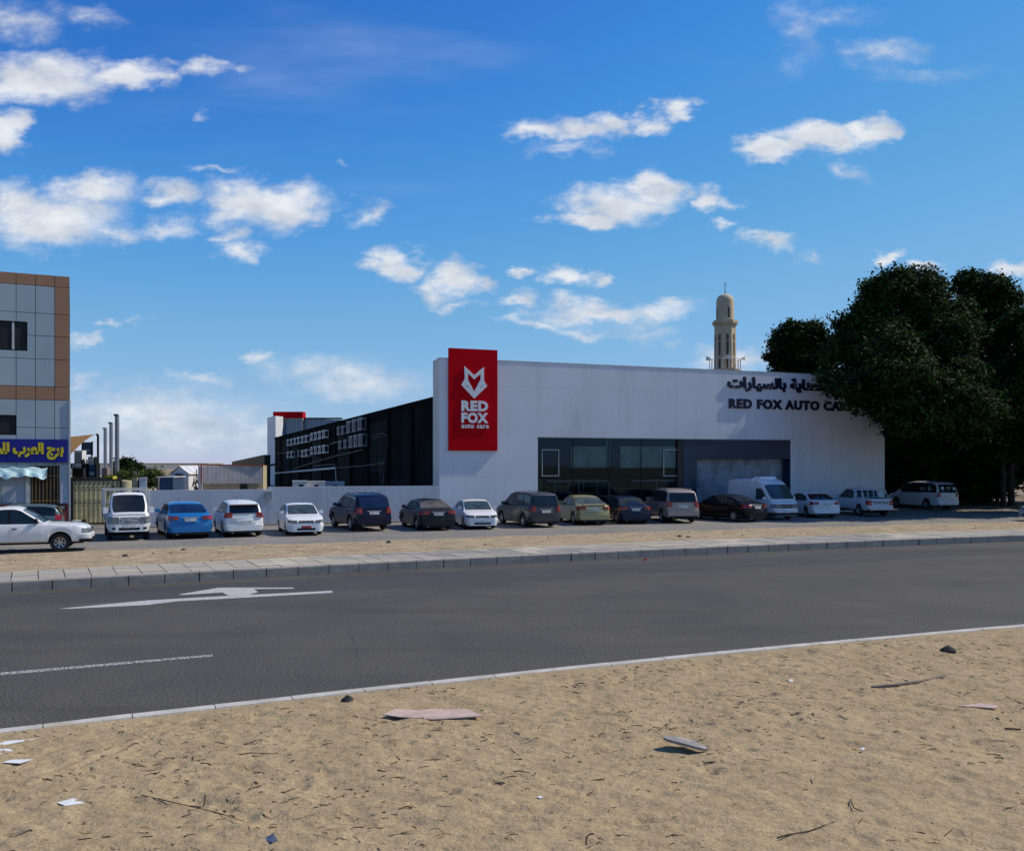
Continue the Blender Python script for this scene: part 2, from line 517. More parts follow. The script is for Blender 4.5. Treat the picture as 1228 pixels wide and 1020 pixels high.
def sand_h(x, y):
    h = .030 * vnoise(x * .7, y * .7, 1) + .028 * vnoise(x * 2.1 + y * .4, y * 3.3, 2) + .034 * vnoise(x * 5 + y * 2, y * 8, 3) + .020 * vnoise(x * 11, y * 15, 4)
    pits = vnoise(x * 3.4 + 9, y * 4.4 + 3, 8)
    h = h + .02 * vnoise(x * 1.4 + y * .3, y * 2.6, 16) - .18 * np.clip(pits - .28, 0, 1) + .03 * np.abs(vnoise(x * 4 + y, y * 6, 14)) - .05 * np.clip(vnoise(x * 6 - y * 2, y * 13, 15) - .2, 0, 1)
    # a shallow wheel track wandering through the sand
    tx = -3.95 + (y - 11.5) * .33
    for dx in (-.07, .09):
        h = h - .016 * np.exp(-((x - tx - dx) / .035) ** 2) * np.clip(vnoise(x * 0 + 1.3, y * 2.2, 9) + .65, 0, 1) * (y < 11.2)
    return h + .035


xs = np.arange(-10.5, 15.5, .03); tt = np.linspace(0, 1, 330)
XX, TT = np.meshgrid(xs, tt, indexing='ij')
Y0 = 6.3
YE = NEAR(xs)[:, None] - .17
YY = Y0 * (1 - TT) + YE * TT
edge = np.clip((YE - YY) / .5, 0, 1)
ZZ = sand_h(XX, YY) * edge + .022 * (1 - edge) + .02 * vnoise(XX * 1.3, YY * .1, 21) * (1 - edge)
idx = np.arange(XX.size).reshape(XX.shape)
Q = np.stack([idx[:-1, :-1], idx[1:, :-1], idx[1:, 1:], idx[:-1, 1:]], -1).reshape(-1, 4)
o = np_mesh('sand_foreground', np.stack([XX, YY, ZZ], -1).reshape(-1, 3), Q, M['sand'], smooth=True)
o['kind'] = 'structure'

# ---- kerb stones


def along(f, x0, step, n, direction=1):
    """points at equal steps along a curve y = f(x)"""
    out = [Vector((x0, float(f(x0)), 0))]
    x = x0
    for _ in range(n):
        d = (float(f(x + .05)) - float(f(x))) / .05
        x += direction * step / math.hypot(1, d)
        out.append(Vector((x, float(f(x)), 0)))
    return out


def kerb(name, f, x0, step, n, w, zb, zt, m, gap, side, slope=0.0, jit=.0):
    root = empty(name, (0, 0, 0)); root['kind'] = 'structure'
    pts = along(f, x0, step, n)
    for i in range(n):
        a, b = pts[i], pts[i + 1]
        d = (b - a).normalized(); nn = Vector((-d.y, d.x, 0)) * side
        a2 = a + d * gap; b2 = b - d * gap
        j1, j2 = random.uniform(-jit, jit), random.uniform(-jit, jit)
        s = MB()
        dz = Vector((0, 0, 1))
        r = min(.035, (zt - zb) * .3)
        prof = [(0, zb), (0, zt - r), (r * .3 , zt - r * .3), (r + slope, zt), (w, zt), (w, zb)]
        V = []
        for p, jj in ((a2, j1), (b2, j2)):
            for (q, z) in prof:
                V.append(p + nn * (q + jj) + dz * (z + jj * .3))
        k = len(prof)
        Fc = [tuple(range(k)), tuple(reversed(range(k, 2 * k)))] + [(q, (q + 1) % k + 0, (q + 1) % k + k, q + k) for q in range(k)]
        Fc = [tuple(reversed(ff)) for ff in Fc]
        s.add(V, Fc)
        s.build('kerb_stone', m, root)
    return root


KJ = M['joint']
kerb('kerb', FAR, -19.5, .895, 72, .16, -.05, .27, M['kerb'], .012, 1, slope=.01, jit=.008)
kerb('road_edging', lambda x: NEAR(x) - .15, -9.2, 1.0, 30, .15, -.06, .036, M['kerb_light'], .006, 1, jit=.006)

# ---- pavement slabs
root = empty('pavement', (0, 0, 0)); root['kind'] = 'structure'
bed = strip('paving_bed', lambda x: FAR(x) + .17, lambda x: WALKB(x) + .5, .20, .20, M['joint'])
bed.parent = root
del bed['kind']
shared = {}
far_mb = [MB() for _ in M['paver']]
PW_ = .62
pts = along(lambda x: FAR(x) , -19.0, PW_, 115)
cells = []
for i in range(len(pts) - 1):
    a, b = pts[i], pts[i + 1]
    d = (b - a).normalized(); nn = Vector((-d.y, d.x, 0))
    mid = (a + b) / 2
    depth = (float(WALKB(mid.x)) + .15 - mid.y) * nn.y - .17
    nrow = max(2, round(depth / .6))
    for k in range(nrow):
        c = mid + nn * (.175 + (k + .5) * depth / nrow)
        cells.append((c.y + abs(c.x) * .3, c, math.atan2(d.y, d.x), depth / nrow, i, k))
cells.sort(key=lambda q: q[0])
for q, (_, c, a, dd, i, k) in enumerate(cells):
    r = vnoise(np.array(c.x * .23), np.array(c.y * .3), 31) + random.uniform(-.22, .22)
    band = int(c.x * .11 + 50) % 5
    mi = 4 if (math.sin(c.x * .83 + 1.0) > .93 and k > 0) else (3 if r > .15 else 1 if r > 0 else 0 if r > -.12 else 5 if r > -.25 else 2)
    h = .255 + random.uniform(-.008, .006)
    if q < 300:
        key = (mi, round(dd, 1))
        if key not in shared:
            s = MB(); s.box((0, 0, -.02), (PW_ - .014, round(dd, 1) - .03, .04), top=.985)
            o = s.build('paving_slab', M['paver'][mi], root); shared[key] = o.data
        else:
            o = link('paving_slab', shared[key], root)
        o.location = (c.x, c.y, h); o.rotation_euler = (random.uniform(-.006, .006), random.uniform(-.006, .006), a)
    else:
        far_mb[mi].box((c.x, c.y, h - .02), (PW_ - .014, dd - .016, .04), a)
for mi, s in enumerate(far_mb):
    if s.v:
        o = s.build('far_paving_slabs', M['paver'][mi], root); o['kind'] = 'stuff'


# ---- road paint
def worn(name, amt, col=(.56, .56, .53)):
    m = mat(name, col, rough=.8, var=.05, scale=3, fine=(50, .12))
    t = m.node_tree; L = t.links.new
    b = [n for n in t.nodes if n.type == 'BSDF_PRINCIPLED'][0]; out = [n for n in t.nodes if n.type == 'OUTPUT_MATERIAL'][0]
    tr = nd('ShaderNodeBsdfTransparent', t); mx = nd('ShaderNodeMixShader', t)
    n = nd('ShaderNodeTexNoise', t); n.inputs['Scale'].default_value = 22; n.inputs['Detail'].default_value = 8; n.inputs['Roughness'].default_value = .75
    tc = nd('ShaderNodeTexCoord', t); L(tc.outputs['Object'], n.inputs['Vector'])
    mr = nd('ShaderNodeMapRange', t); L(n.outputs['Fac'], mr.inputs[0])
    mr.inputs[1].default_value = amt - .05; mr.inputs[2].default_value = amt + .07
    L(mr.outputs[0], mx.inputs[0]); L(b.outputs[0], mx.inputs[1]); L(tr.outputs[0], mx.inputs[2]); L(mx.outputs[0], out.inputs[0])
    return m


M['line'] = worn('roadpaint', .58, (.47, .46, .43))
M['line_worn'] = worn('wornroadpaint', .48)
M['line_faint'] = worn('faintroadpaint', .36, (.3, .3, .3))


def flat(name, pxs, m, z=.004, label=None, scale=None):
    P3 = [G(*p, z) for p in pxs]
    s = MB(); s.add(P3, [tuple(range(len(P3)))])
    o = s.build(name, m); o['kind'] = 'structure'
    return o


def c0(x, y): return (x / 2.924, 620 + y / 2.924)


flat('road_arrow_marking', [c0(*p) for p in [(205, 320), (515, 291), (780, 276), (1165, 257), (1166, 264), (860, 281), (620, 294), (515, 307), (250, 320)]], M['line'])
flat('road_arrow_head_marking', [c0(*p) for p in [(625, 270), (770, 246), (1030, 246), (1030, 250), (890, 251), (905, 262), (850, 277), (800, 274), (780, 263), (640, 272)]], M['line'], z=.008)
flat('lane_line_marking', [c0(*p) for p in [(-160, 556), (-160, 565), (0, 553), (745, 487), (745, 480), (0, 544)]], M['line_worn'])
flat('faded_lane_line_marking', [(990, 722.5), (990, 723.8), (1125, 716.2), (1125, 714.8)], M['line_faint'])
flat('faded_edge_line_marking', [(985, 678.2), (985, 679.2), (1228, 666.2), (1228, 665.2)], M['line_faint'])
for (x, y, w) in [(575, 700, 10), (607, 699, 7), (480, 706, 14), (690, 694.5, 12), (640, 696.5, 9), (455, 708, 8)]:
    flat('faded_paint_fleck', [(x, y), (x + w, y - .8), (x + w, y + .4), (x, y + 1.2)], M['line_faint'])
# repaired patches and cracks in the asphalt
M['patch'] = asphalt_mat('asphaltpatch', (.074, .070, .067), (.063, .060, .057))
M['crack'] = mat('crack', (.06, .06, .06), rough=1)
flat('asphalt_patch', [(-2, 728), (-2, 714), (300, 697), (560, 683.5), (830, 671.5), (1080, 660.5), (1300, 652), (1300, 658), (1080, 671), (830, 684), (560, 701), (300, 712)], M['patch'], z=.0018)
s = MB()
for path in ([(418, 745), (424, 770), (430, 792), (427, 815)], [(790, 690), (860, 690)], [(-2, 770), (60, 758), (140, 756)]):
    P3 = []
    for (a, b) in zip(path[:-1], path[1:]):
        for k in range(6):
            t = k / 6
            P3.append((a[0] * (1 - t) + b[0] * t + random.uniform(-2, 2), a[1] * (1 - t) + b[1] * t + random.uniform(-.6, .6)))
    for (a, b) in zip(P3[:-1], P3[1:]):
        A, B = G(*a, .003), G(*b, .003)
        d = (B - A).normalized(); nn = Vector((-d.y, d.x, 0)) * random.uniform(.002, .006)
        s.add([A - nn, B - nn, B + nn, A + nn], [(0, 1, 2, 3)])
tag(s.build('asphalt_cracks', M['crack']), kind='stuff')

# ------------------------------------------------------------------ text and flat shapes
def text_mesh(txt, bold=0.0, extrude=.05, spacing=1.0):
    c = bpy.data.curves.new('lettering', 'FONT'); c.body = txt; c.offset = bold; c.extrude = extrude
    c.resolution_u = 3; c.space_character = spacing
    o = bpy.data.objects.new('lettering', c); sc.collection.objects.link(o)
    dg = bpy.context.evaluated_depsgraph_get(); dg.update()
    me = o.evaluated_get(dg).to_mesh()
    V = [tuple(v.co) for v in me.vertices]; Fc = [tuple(p.vertices) for p in me.polygons]
    o.evaluated_get(dg).to_mesh_clear()
    bpy.data.objects.remove(o); bpy.data.curves.remove(c)
    return V, Fc


def shape_mesh(polys, depth):
    c = bpy.data.curves.new('outline', 'CURVE'); c.dimensions = '2D'; c.fill_mode = 'BOTH'; c.extrude = depth
    for pl in polys:
        sp = c.splines.new('POLY'); sp.points.add(len(pl) - 1)
        for p, q in zip(sp.points, pl): p.co = (q[0], q[1], 0, 1)
        sp.use_cyclic_u = True
    o = bpy.data.objects.new('outline', c); sc.collection.objects.link(o)
    dg = bpy.context.evaluated_depsgraph_get(); dg.update()
    me = o.evaluated_get(dg).to_mesh()
    V = [tuple(v.co) for v in me.vertices]; Fc = [tuple(p.vertices) for p in me.polygons]
    o.evaluated_get(dg).to_mesh_clear()
    bpy.data.objects.remove(o); bpy.data.curves.remove(c)
    return V, Fc


def islands(V, Fc):
    par = list(range(len(V)))

    def find(a):
        while par[a] != a:
            par[a] = par[par[a]]; a = par[a]
        return a
    for f in Fc:
        r = find(f[0])
        for i in f[1:]: par[find(i)] = r
    # merge coincident vertices (sides and faces are separate)
    seen = {}
    for i, v in enumerate(V):
        k = (round(v[0], 4), round(v[1], 4))
        if k in seen: par[find(i)] = find(seen[k])
        else: seen[k] = i
    comp = {}
    for f in Fc: comp.setdefault(find(f[0]), []).append(f)
    iv = []
    for fs in comp.values():
        xs = [V[i][0] for f in fs for i in f]; iv.append([min(xs), max(xs), fs])
    iv.sort(key=lambda q: q[0])
    out = [iv[0]]
    for q in iv[1:]:
        if q[0] < out[-1][1] - .02: out[-1][1] = max(out[-1][1], q[1]); out[-1][2] = out[-1][2] + q[2]
        else: out.append(q)
    return [q[2] for q in out]


def put_text(txt, origin, ax, up, width, height, nrm, depth, m, parent, name='letter', bold=.03, whole=False, mesh=None, spacing=1.0):
    V, Fc = mesh or text_mesh(txt, bold, .05, spacing)
    xs = [v[0] for v in V]; ys = [v[1] for v in V]
    x0, y0 = min(xs), min(ys); kx = width / (max(xs) - x0); ky = height / (max(ys) - y0)
    groups = [Fc] if whole else islands(V, Fc)
    zm = max(abs(v[2]) for v in V) or 1
    for g in groups:
        ids = sorted({i for f in g for i in f}); mp = {i: k for k, i in enumerate(ids)}
        s = MB()
        s.add([origin + ax * ((V[i][0] - x0) * kx) + up * ((V[i][1] - y0) * ky) + nrm * (depth * (V[i][2] / zm + 1) / 2) for i in ids],
              [tuple(mp[i] for i in f) for f in g])
        s.build(name, m, parent)


UP = Vector((0, 0, 1))
# ------------------------------------------------------------------ the white workshop building
D1 = Vector((.9354, .3537, 0)); D2 = Vector((-.3537, .9354, 0)); C0 = Vector((-4.08, 50.5, 0))
NF = -D2                                          # towards the road


def W(s, t, z): return C0 + D1 * s + D2 * t + UP * z


def fs(px, t=0.0):
    u = (px - 614) / F
    o = C0 + D2 * t
    return (u * o.y - o.x) / (D1.x - D1.y * u)


def fz(px, py, t=0.0):
    s = fs(px, t); y = (C0 + D2 * t + D1 * s).y
    return HC + (556 - py) / F * y


BL = 31.72
shop = empty('workshop_building', C0)
tag(shop, 'long white rendered workshop with a dark shopfront, a roller shutter and a charred side', 'building')
OFF = -C0


def bb(mb, s0, s1, t0, t1, z0, z1, mi=0):
    mb.hexa(W(s0, t0, z0) + OFF, D1 * (s1 - s0), D2 * (t1 - t0), UP * (z1 - z0), mi)


HT = 9.12
OP = (5.98, 23.89, 4.79)
# core wall with the opening
s = MB()
bb(s, 0.0, OP[0], .01, .45, 0, HT); bb(s, OP[1], BL, .01, .45, 0, HT); bb(s, OP[0], OP[1], .01, .45, OP[2], HT)
bb(s, 0.0, .6, .45, 1.25, 0, HT - .02)
s.build('wall', [M['white_wall']], shop)
s = MB(); bb(s, -.02, 0.0, .012, 1.25, 0, HT - .004); s.build('wall_return', M['fin_side'], shop)
# rendered panels, 9 mm joints
cuts_s = [0, fs(544), 3.3, OP[0], 9.1, fs(758), 15.3, 18.4, 21.2, 24.2, 27.2, 29.6, BL]
cuts_z = [0, 2.44, 5.04, 7.66, HT]
for i in range(len(cuts_s) - 1):
    for k in range(4):
        a, b, z0, z1 = cuts_s[i] + .006, cuts_s[i + 1] - .006, cuts_z[k] + .006, cuts_z[k + 1] - .006
        if k == 3: z1 = HT
        s = MB()
        if a >= OP[0] and b <= OP[1]:
            if z1 <= OP[2]: continue
            bb(s, a, b, 0, .01, max(z0, OP[2]), z1)
        elif a < OP[1] < b and z0 < OP[2]:
            bb(s, OP[1], b, 0, .01, z0, min(z1, OP[2]))
            if z1 > OP[2]: bb(s, a, b, 0, .01, OP[2], z1)
        else:
            bb(s, a, b, 0, .01, z0, z1)
        s.build('wall_panel', M['white_wall'], shop)
# coping
s = MB(); bb(s, -.02, BL, -.02, .47, HT, HT + .05); s.build('coping', M['steel_lt'], shop)
# thin bright trim over the shopfront
s = MB(); bb(s, OP[0], OP[1], -.012, 0, OP[2] - .06, OP[2]); s.build('lintel_trim', M['metal'], shop)

# dark interior room behind the glass
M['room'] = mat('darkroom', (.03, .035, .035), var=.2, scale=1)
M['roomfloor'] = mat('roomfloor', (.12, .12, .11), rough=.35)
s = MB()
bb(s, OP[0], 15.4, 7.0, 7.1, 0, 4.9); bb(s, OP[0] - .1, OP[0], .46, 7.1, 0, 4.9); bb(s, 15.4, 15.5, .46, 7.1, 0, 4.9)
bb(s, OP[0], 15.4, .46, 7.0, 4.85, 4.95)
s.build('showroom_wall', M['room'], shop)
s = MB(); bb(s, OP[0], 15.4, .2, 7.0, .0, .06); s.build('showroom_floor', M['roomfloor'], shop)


def tinted(name, tint, refl, rough=.02):
    m = bpy.data.materials.new(name); m.use_nodes = True
    t = m.node_tree; t.nodes.clear(); L = t.links.new
    out = nd('ShaderNodeOutputMaterial', t); tr = nd('ShaderNodeBsdfTransparent', t); gl = nd('ShaderNodeBsdfGlossy', t)
    tc = nd('ShaderNodeTexCoord', t); n = nd('ShaderNodeTexNoise', t); n.inputs['Scale'].default_value = 1.2
    L(tc.outputs['Object'], n.inputs['Vector'])
    mx0 = nd('ShaderNodeMix', t, data_type='RGBA'); L(n.outputs['Fac'], mx0.inputs['Factor'])
    mx0.inputs['A'].default_value = (*[c * .85 for c in tint], 1); mx0.inputs['B'].default_value = (*tint, 1)
    L(mx0.outputs['Result'], tr.inputs[0])
    gl.inputs['Roughness'].default_value = rough; gl.inputs['Color'].default_value = (.45, .7, .95, 1)
    fr = nd('ShaderNodeFresnel', t); fr.inputs[0].default_value = 1.45
    mm = nd('ShaderNodeMath', t, operation='MULTIPLY'); L(fr.outputs[0], mm.inputs[0]); mm.inputs[1].default_value = refl
    mx = nd('ShaderNodeMixShader', t); L(mm.outputs[0], mx.inputs[0]); L(tr.outputs[0], mx.inputs[1]); L(gl.outputs[0], mx.inputs[2])
    L(mx.outputs[0], out.inputs[0])
    return m


M['shopglass'] = tinted('shopglass', (.70, .78, .78), .7)
M['paneclear'] = tinted('paneclear', (.75, .85, .9), 1.0)
gs = [OP[0], 8.3, fs(731), 12.9, 15.4]
zt = [0.05, 2.35, 2.95, OP[2] - .06]
for i in range(4):
    for (z0, z1) in ((zt[0], zt[1]), (zt[1], zt[3])):
        s = MB(); bb(s, gs[i] + .02, gs[i + 1] - .02, .16, .175, z0 + .02, z1 - .02); s.build('shop_pane', M['shopglass'], shop)
s = MB()
for g in gs[:-1]: bb(s, g - .02, g + .02, .14, .19, 0, OP[2] - .06)
s.build('mullion', M['trim'], shop)
s = MB(); bb(s, fs(731) - .09, fs(731) + .09, .195, .26, 2.95, OP[2] - .06); s.build('shop_post', M['steel_lt'], shop)
s = MB(); bb(s, OP[0], 15.4, .12, .20, 2.88, 2.94); s.build('transom', M['trim'], shop)
s = MB(); bb(s, OP[0], 15.4, .11, .135, 2.30, 2.36); s.build('transom', M['trim'], shop)
# white frames fixed to the inside of the glass
for (a, b, y0, y1) in ((650.5, 671.5, 538.5, 571), (796.5, 815.5, 538.5, 571)):
    s = MB(); a_, b_ = fs(a), fs(b); z1, z0 = fz(a, y0), fz(a, y1)
    w = .06
    bb(s, a_, b_, .10, .13, z1 - w, z1); bb(s, a_, b_, .10, .13, z0, z0 + w); bb(s, a_, a_ + w, .10, .13, z0 + w, z1 - w); bb(s, b_ - w, b_, .10, .13, z0 + w, z1 - w)
    s.build('poster_frame', M['metal'], shop)
M['board'] = mat('paleboard', (.74, .70, .54), var=.12, scale=.9, stain=((.16, .18, .16), .8, 1.6, (1, 1, .6)))  # pale boards stand in for bright street reflections in the glass
for (a, b) in ((685, 731), (744, 817)):
    s = MB(); bb(s, fs(a, .3), fs(b, .3), .28, .31, 2.95, fz(a, 535, .3)); s.build('reflection_board', M['board'], shop)
# door frames and shop fittings seen low behind the glass
s = MB()
for (a, b) in ((658, 733), (760, 818)):
    a_, b_ = fs(a), fs(b); bb(s, a_, b_, .2, .26, 2.12, 2.22); bb(s, b_ - .12, b_, .2, .26, 0, 2.12); bb(s, (a_ + b_) / 2 - .03, (a_ + b_) / 2 + .03, .2, .24, 0, 2.12)
s.build('door_frame', M['metal'], shop)
s = MB()
for k in range(5): bb(s, 6.4, 11.4 , 3.0, 3.4, .5 + k * .42, .53 + k * .42)
for k in range(6): bb(s, 6.4 + k * .98, 6.46 + k * .98, 3.0, 3.4, 0, 2.3)
for k in range(3): bb(s, 12.0, 15.0, 4.0, 4.4, .6 + k * .5, .64 + k * .5)
s.build('shelving', M['metal'], shop)
# navy portal round the roller shutter
s = MB(); bb(s, 15.4, 15.82, .03, .4, 0, OP[2] - .06); s.build('portal_reveal', M['black'], shop)
s = MB()
bb(s, 15.82, 16.78, .02, .95, 0, OP[2] - .06); bb(s, 16.78, OP[1] - .02, .02, .95, 3.52, OP[2] - .06)
bb(s, OP[1] - .12, OP[1] + .05, .46, .95, 0, 3.52)
s.build('portal', M['navy'], shop)
s = MB(); bb(s, OP[1] - .02, OP[1], .012, .45, 0, OP[2] - .06); s.build('portal_side', M['navy'], shop)
sh = MB(); z = .08
while z < 3.45:
    a, b = 16.78, OP[1] - .12
    V = [W(a, .80, z) + OFF, W(b, .80, z) + OFF, W(b, .70, z + .12) + OFF, W(a, .70, z + .12) + OFF, W(b, .80, z + .15) + OFF, W(a, .80, z + .15) + OFF]
    sh.add(V, [(0, 1, 2, 3), (3, 2, 4, 5)]); z += .15
o = sh.build('roller_shutter', M['shutter'], shop)
s = MB(); bb(s, 16.78, 16.86, .72, .80, 0, 3.52); bb(s, OP[1] - .22, OP[1] - .12, .72, .80, 0, 3.52); s.build('shutter_rail', M['metal'], shop)

# workshop hall behind: charred side wall with columns, roof
HD, HZ = 87.0, 7.05
s = MB(); bb(s, .06, .26, 1.26, HD, 0, HZ - .1); s.build('side_wall', M['burnt'], shop)
s = MB()
bb(s, 31.3, 31.5, .46, HD, 0, HZ - .1)
s.add([W(0, .46, HZ + .0) + OFF, W(15.8, .46, HZ + 1.3) + OFF, W(15.8, HD, HZ + 1.3) + OFF, W(0, HD, HZ) + OFF, W(31.5, .46, HZ) + OFF, W(31.5, HD, HZ) + OFF], [(0, 1, 2, 3), (1, 4, 5, 2)])
s.build('roof', M['burnt'], shop)
s = MB(); t = 1.3
while t < HD:
    bb(s, -.09, .06, t, t + .12, HZ - .16, HZ); t += .5 if t < 40 else 1.2
s.build('eave_purlins', M['burnt'], shop)['kind'] = 'stuff'
s = MB(); bb(s, -.07, .06, 1.26, HD, HZ - .30, HZ - .18); s.build('gutter', M['burnt'], shop)
for t in (6, 12.5, 19.5, 26.5, 34, 42, 50, 59, 68, 78):
    s = MB(); bb(s, -.10, .055, t, t + .35, 0, HZ - .31); s.build('column', M['burnt'], shop)
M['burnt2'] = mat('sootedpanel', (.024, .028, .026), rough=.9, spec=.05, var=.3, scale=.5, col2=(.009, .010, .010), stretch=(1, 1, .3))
for (a, b, z0, z1) in ((12.9, 19.3, 2.6, 6.2), (26.9, 33.6, 1.2, 5.8), (42.4, 49.6, .5, 6.2), (59.4, 67.5, .5, 6.4), (68.4, 77.5, .4, 6.4), (7, 12.3, .2, 2.2)):
    s = MB(); bb(s, .02, .058, a, b, z0, z1); s.build('side_panel', M['burnt2'], shop)


def side_t(px):
    u = (px - 614) / F
    return (C0.x - u * C0.y) / (u * D2.y - D2.x)


def side_p(px, py, s_=-.12):
    t = side_t(px); y = (C0 + D2 * t + D1 * s_).y
    return t, HC + (556 - py) / F * y


s = MB()


M['pipe'] = mat('sootypipe', (.16, .155, .145), rough=.8, spec=.1, var=.3, scale=2)


def pipe(mb, pxs, r, sx=-.3):
    mb.tube([W(sx, side_t(a), side_p(a, b)[1]) + OFF for a, b in pxs], r, 6)


pipe(s, [(331, 567.5), (407, 561)], .11); pipe(s, [(406.5, 561), (407.2, 577)], .05)
o = s.build('duct', M['steel_lt'], shop)
s = MB()
pipe(s, [(334, 543.5), (349, 542.5)], .05); pipe(s, [(400, 532), (414, 529)], .08)
pipe(s, [(355, 562), (380, 554), (405, 547), (440, 539)], .06); pipe(s, [(380, 558.5), (405, 556.5), (408, 561)], .05)
pipe(s, [(405, 561), (440, 558.5), (466, 555)], .045); pipe(s, [(464.5, 550), (464.8, 582)], .05); pipe(s, [(461, 550), (461.5, 582)], .04)
pipe(s, [(380, 545), (380.3, 576)], .05); pipe(s, [(450, 523), (463, 519), (469, 522), (470.5, 536)], .03)
pipe(s, [(452, 526), (464, 522)], .03)
s.build('pipework', M['pipe'], shop)

# split air conditioner outdoor units on the side wall, each a thing of its own
M['acbody'] = mat('acbody', (.82, .80, .74), rough=.6, var=.15, scale=2, stain=((.08, .08, .07), .7, 2, (1, 1, 1)))
M['acdark'] = mat('acdark', (.40, .39, .38), rough=.7, var=.3, scale=2, stain=((.01, .01, .01), .9, 2, (1, 1, 1)))
M['grille'] = mat('blackgrille', (.012, .012, .012), rough=.6)


def ac_unit(sz, m):
    w, h, d = 1.0 * sz, .80 * sz, .42
    r = empty('air_conditioner', (0, 0, 0))
    s = MB(); s.hexa((0, -w / 2, 0), (-d, 0, 0), (0, w, 0), (0, 0, h)); s.build('casing', m, r)
    s = MB(); s.lathe([(.0, 0), (.30 * sz, 0), (.30 * sz, .012), (0, .012)], n=14); 
    s.v = [(-d - z - .002, y - .1 * sz, x + h / 2) for x, y, z in s.v]; s.build('fan_grille', M['grille'], r)
    s = MB()
    for y in (-w * .35, w * .35): s.hexa((0.05, y, -.05), (-d - .05, 0, 0), (0, .05, 0), (0, 0, .05))
    s.build('bracket', M['trim'], r)
    s = MB(); s.hexa((-.06, -w / 2 - .008, .16), (-d + .14, 0, 0), (0, .007, 0), (0, 0, h - .3)); s.build('side_vent', M['grille'], r)
    return r


def copy_tree(o, parent=None):
    c = o.copy(); sc.collection.objects.link(c); c.parent = parent
    for ch in list(o.children): copy_tree(ch, c)
    return c


acs = [('u', px, 533.6 - (px - 349) * .18, 1) for px in (349.8, 354.3, 358.8, 363.3, 368, 372.6)] + [('u', px, 527.2 - (px - 380) * .2, 1) for px in (379.5, 384.5, 389.5, 394.5)]
acs += [('l', 349.8, 548, 1), ('l', 354.3, 547.6, 1), ('l', 363, 546.5, 0), ('l', 368, 547, 1), ('l', 372.6, 546.4, 1)] + [('l', px, 544 - (px - 380) * .12, 1) for px in (379.5, 384.5, 389.5, 394.5)]
acs += [('u', px, 521.0 - (px - 412) * .17, 2) for px in (412.5, 418)] + [('u', px, 518.3 - (px - 425) * .22, 3) for px in (425, 432, 439)]
acs += [('l', px, 537.5 - (px - 415) * .12, 2) for px in (414.5, 421)] + [('l', px, 536 - (px - 428) * .13, 3) for px in (428, 434, 440)]
protos = {}; kc = {}
for n_, (row, px, py, k) in enumerate(acs):
    t, z = side_p(px, py + 1)
    if k not in protos:
        protos[k] = o = ac_unit({1: 1.0, 0: .9, 2: .95, 3: 1.25}[k], M['acbody'] if k in (1,) else M['acdark'])
    else: o = copy_tree(protos[k])
    o.location = W(-.12, t, z); o.rotation_euler = (0, 0, math.atan2(D1.y, D1.x))
    rw = 'upper' if row == 'u' else 'lower'
    kc[row, k] = kc.get((row, k), 0) + 1
    od = ('first', 'second', 'third', 'fourth', 'fifth', 'sixth', 'seventh', 'eighth', 'ninth', 'tenth')[kc[row, k] - 1]
    lb = {1: '%s pale air conditioner from the left in the %s row on the charred wall' % (od, rw),
          0: 'blackened air conditioner in the gap of the %s pale row on the charred wall' % rw,
          2: '%s narrow sooted air conditioner in the %s middle pair on the charred wall' % (od, rw),
          3: '%s large sooted air conditioner in the %s trio nearest the white facade' % (od, rw)}[k]
    tag(o, lb, 'air conditioner', 'air conditioners on the charred side wall')

# ---- red pylon sign on the facade
TS = -.11
sa, sb = fs(538, TS), fs(596.5, TS)
zt_, zb_ = fz(538, 417, TS), fz(538, 540, TS)
so_ = W(sa, TS, 0)
sign = empty('pylon_sign', so_)
tag(sign, 'tall red sign with a white fox head on the white facade', 'sign')
s = MB(); s.hexa(W(sa, TS, zb_) - so_, D1 * (sb - sa), D2 * (-TS - .005), UP * (zt_ - zb_)); s.build('sign_box', M['red_dark'], sign)
s = MB(); s.hexa(W(sa, TS - .012, zb_) - so_, D1 * (sb - sa), D2 * .012, UP * (zt_ - zb_)); s.build('sign_face', M['red'], sign)
yy = (W(sa, TS, 0)).y


def sgn(px, py):
    s_ = fs(px, TS); return s_ - sa, fz(px, py, TS)


def z7(x, y): return (520 + x / 6.38, 400 + y / 6.38)


outer = [(232, 248), (308, 318), (382, 255), (383, 360), (407, 402), (308, 497), (210, 392), (236, 345)]
hole = [(260, 303), (308, 350), (357, 308), (357, 350), (308, 444), (260, 352)]
e1 = [(243, 385), (272, 424), (248, 402)]; e2 = [(376, 388), (346, 424), (370, 402)]
polys = [[sgn(*z7(*p)) for p in pl] for pl in (outer, hole, e1, e2)]
V, Fc = shape_mesh(polys, .03)
s = MB(); s.add([W(sa, TS - .012 - .001, 0) - so_ + D1 * v[0] + UP * v[1] + NF * (v[2] + .03) for v in V], Fc)
s.build('fox_emblem', M['letter_white'], sign)


def sign_text(txt, x0, x1, y0, y1, bold):
    a, zb2 = sgn(x0, y1); b, _ = sgn(x1, y1); _, zt2 = sgn(x0, y0)
    put_text(txt, W(sa, TS - .012, 0) - so_ + D1 * a + UP * zb2, D1, UP, b - a, zt2 - zb2, NF, .05, M['letter_white'], sign, bold=bold, spacing=1.12)


sign_text('RED', 553, 585, 480, 492.6, .055)
sign_text('FOX', 553, 585.3, 494.2, 507, .055)
sign_text('auto care', 553, 585.8, 508, 513.2, .03)

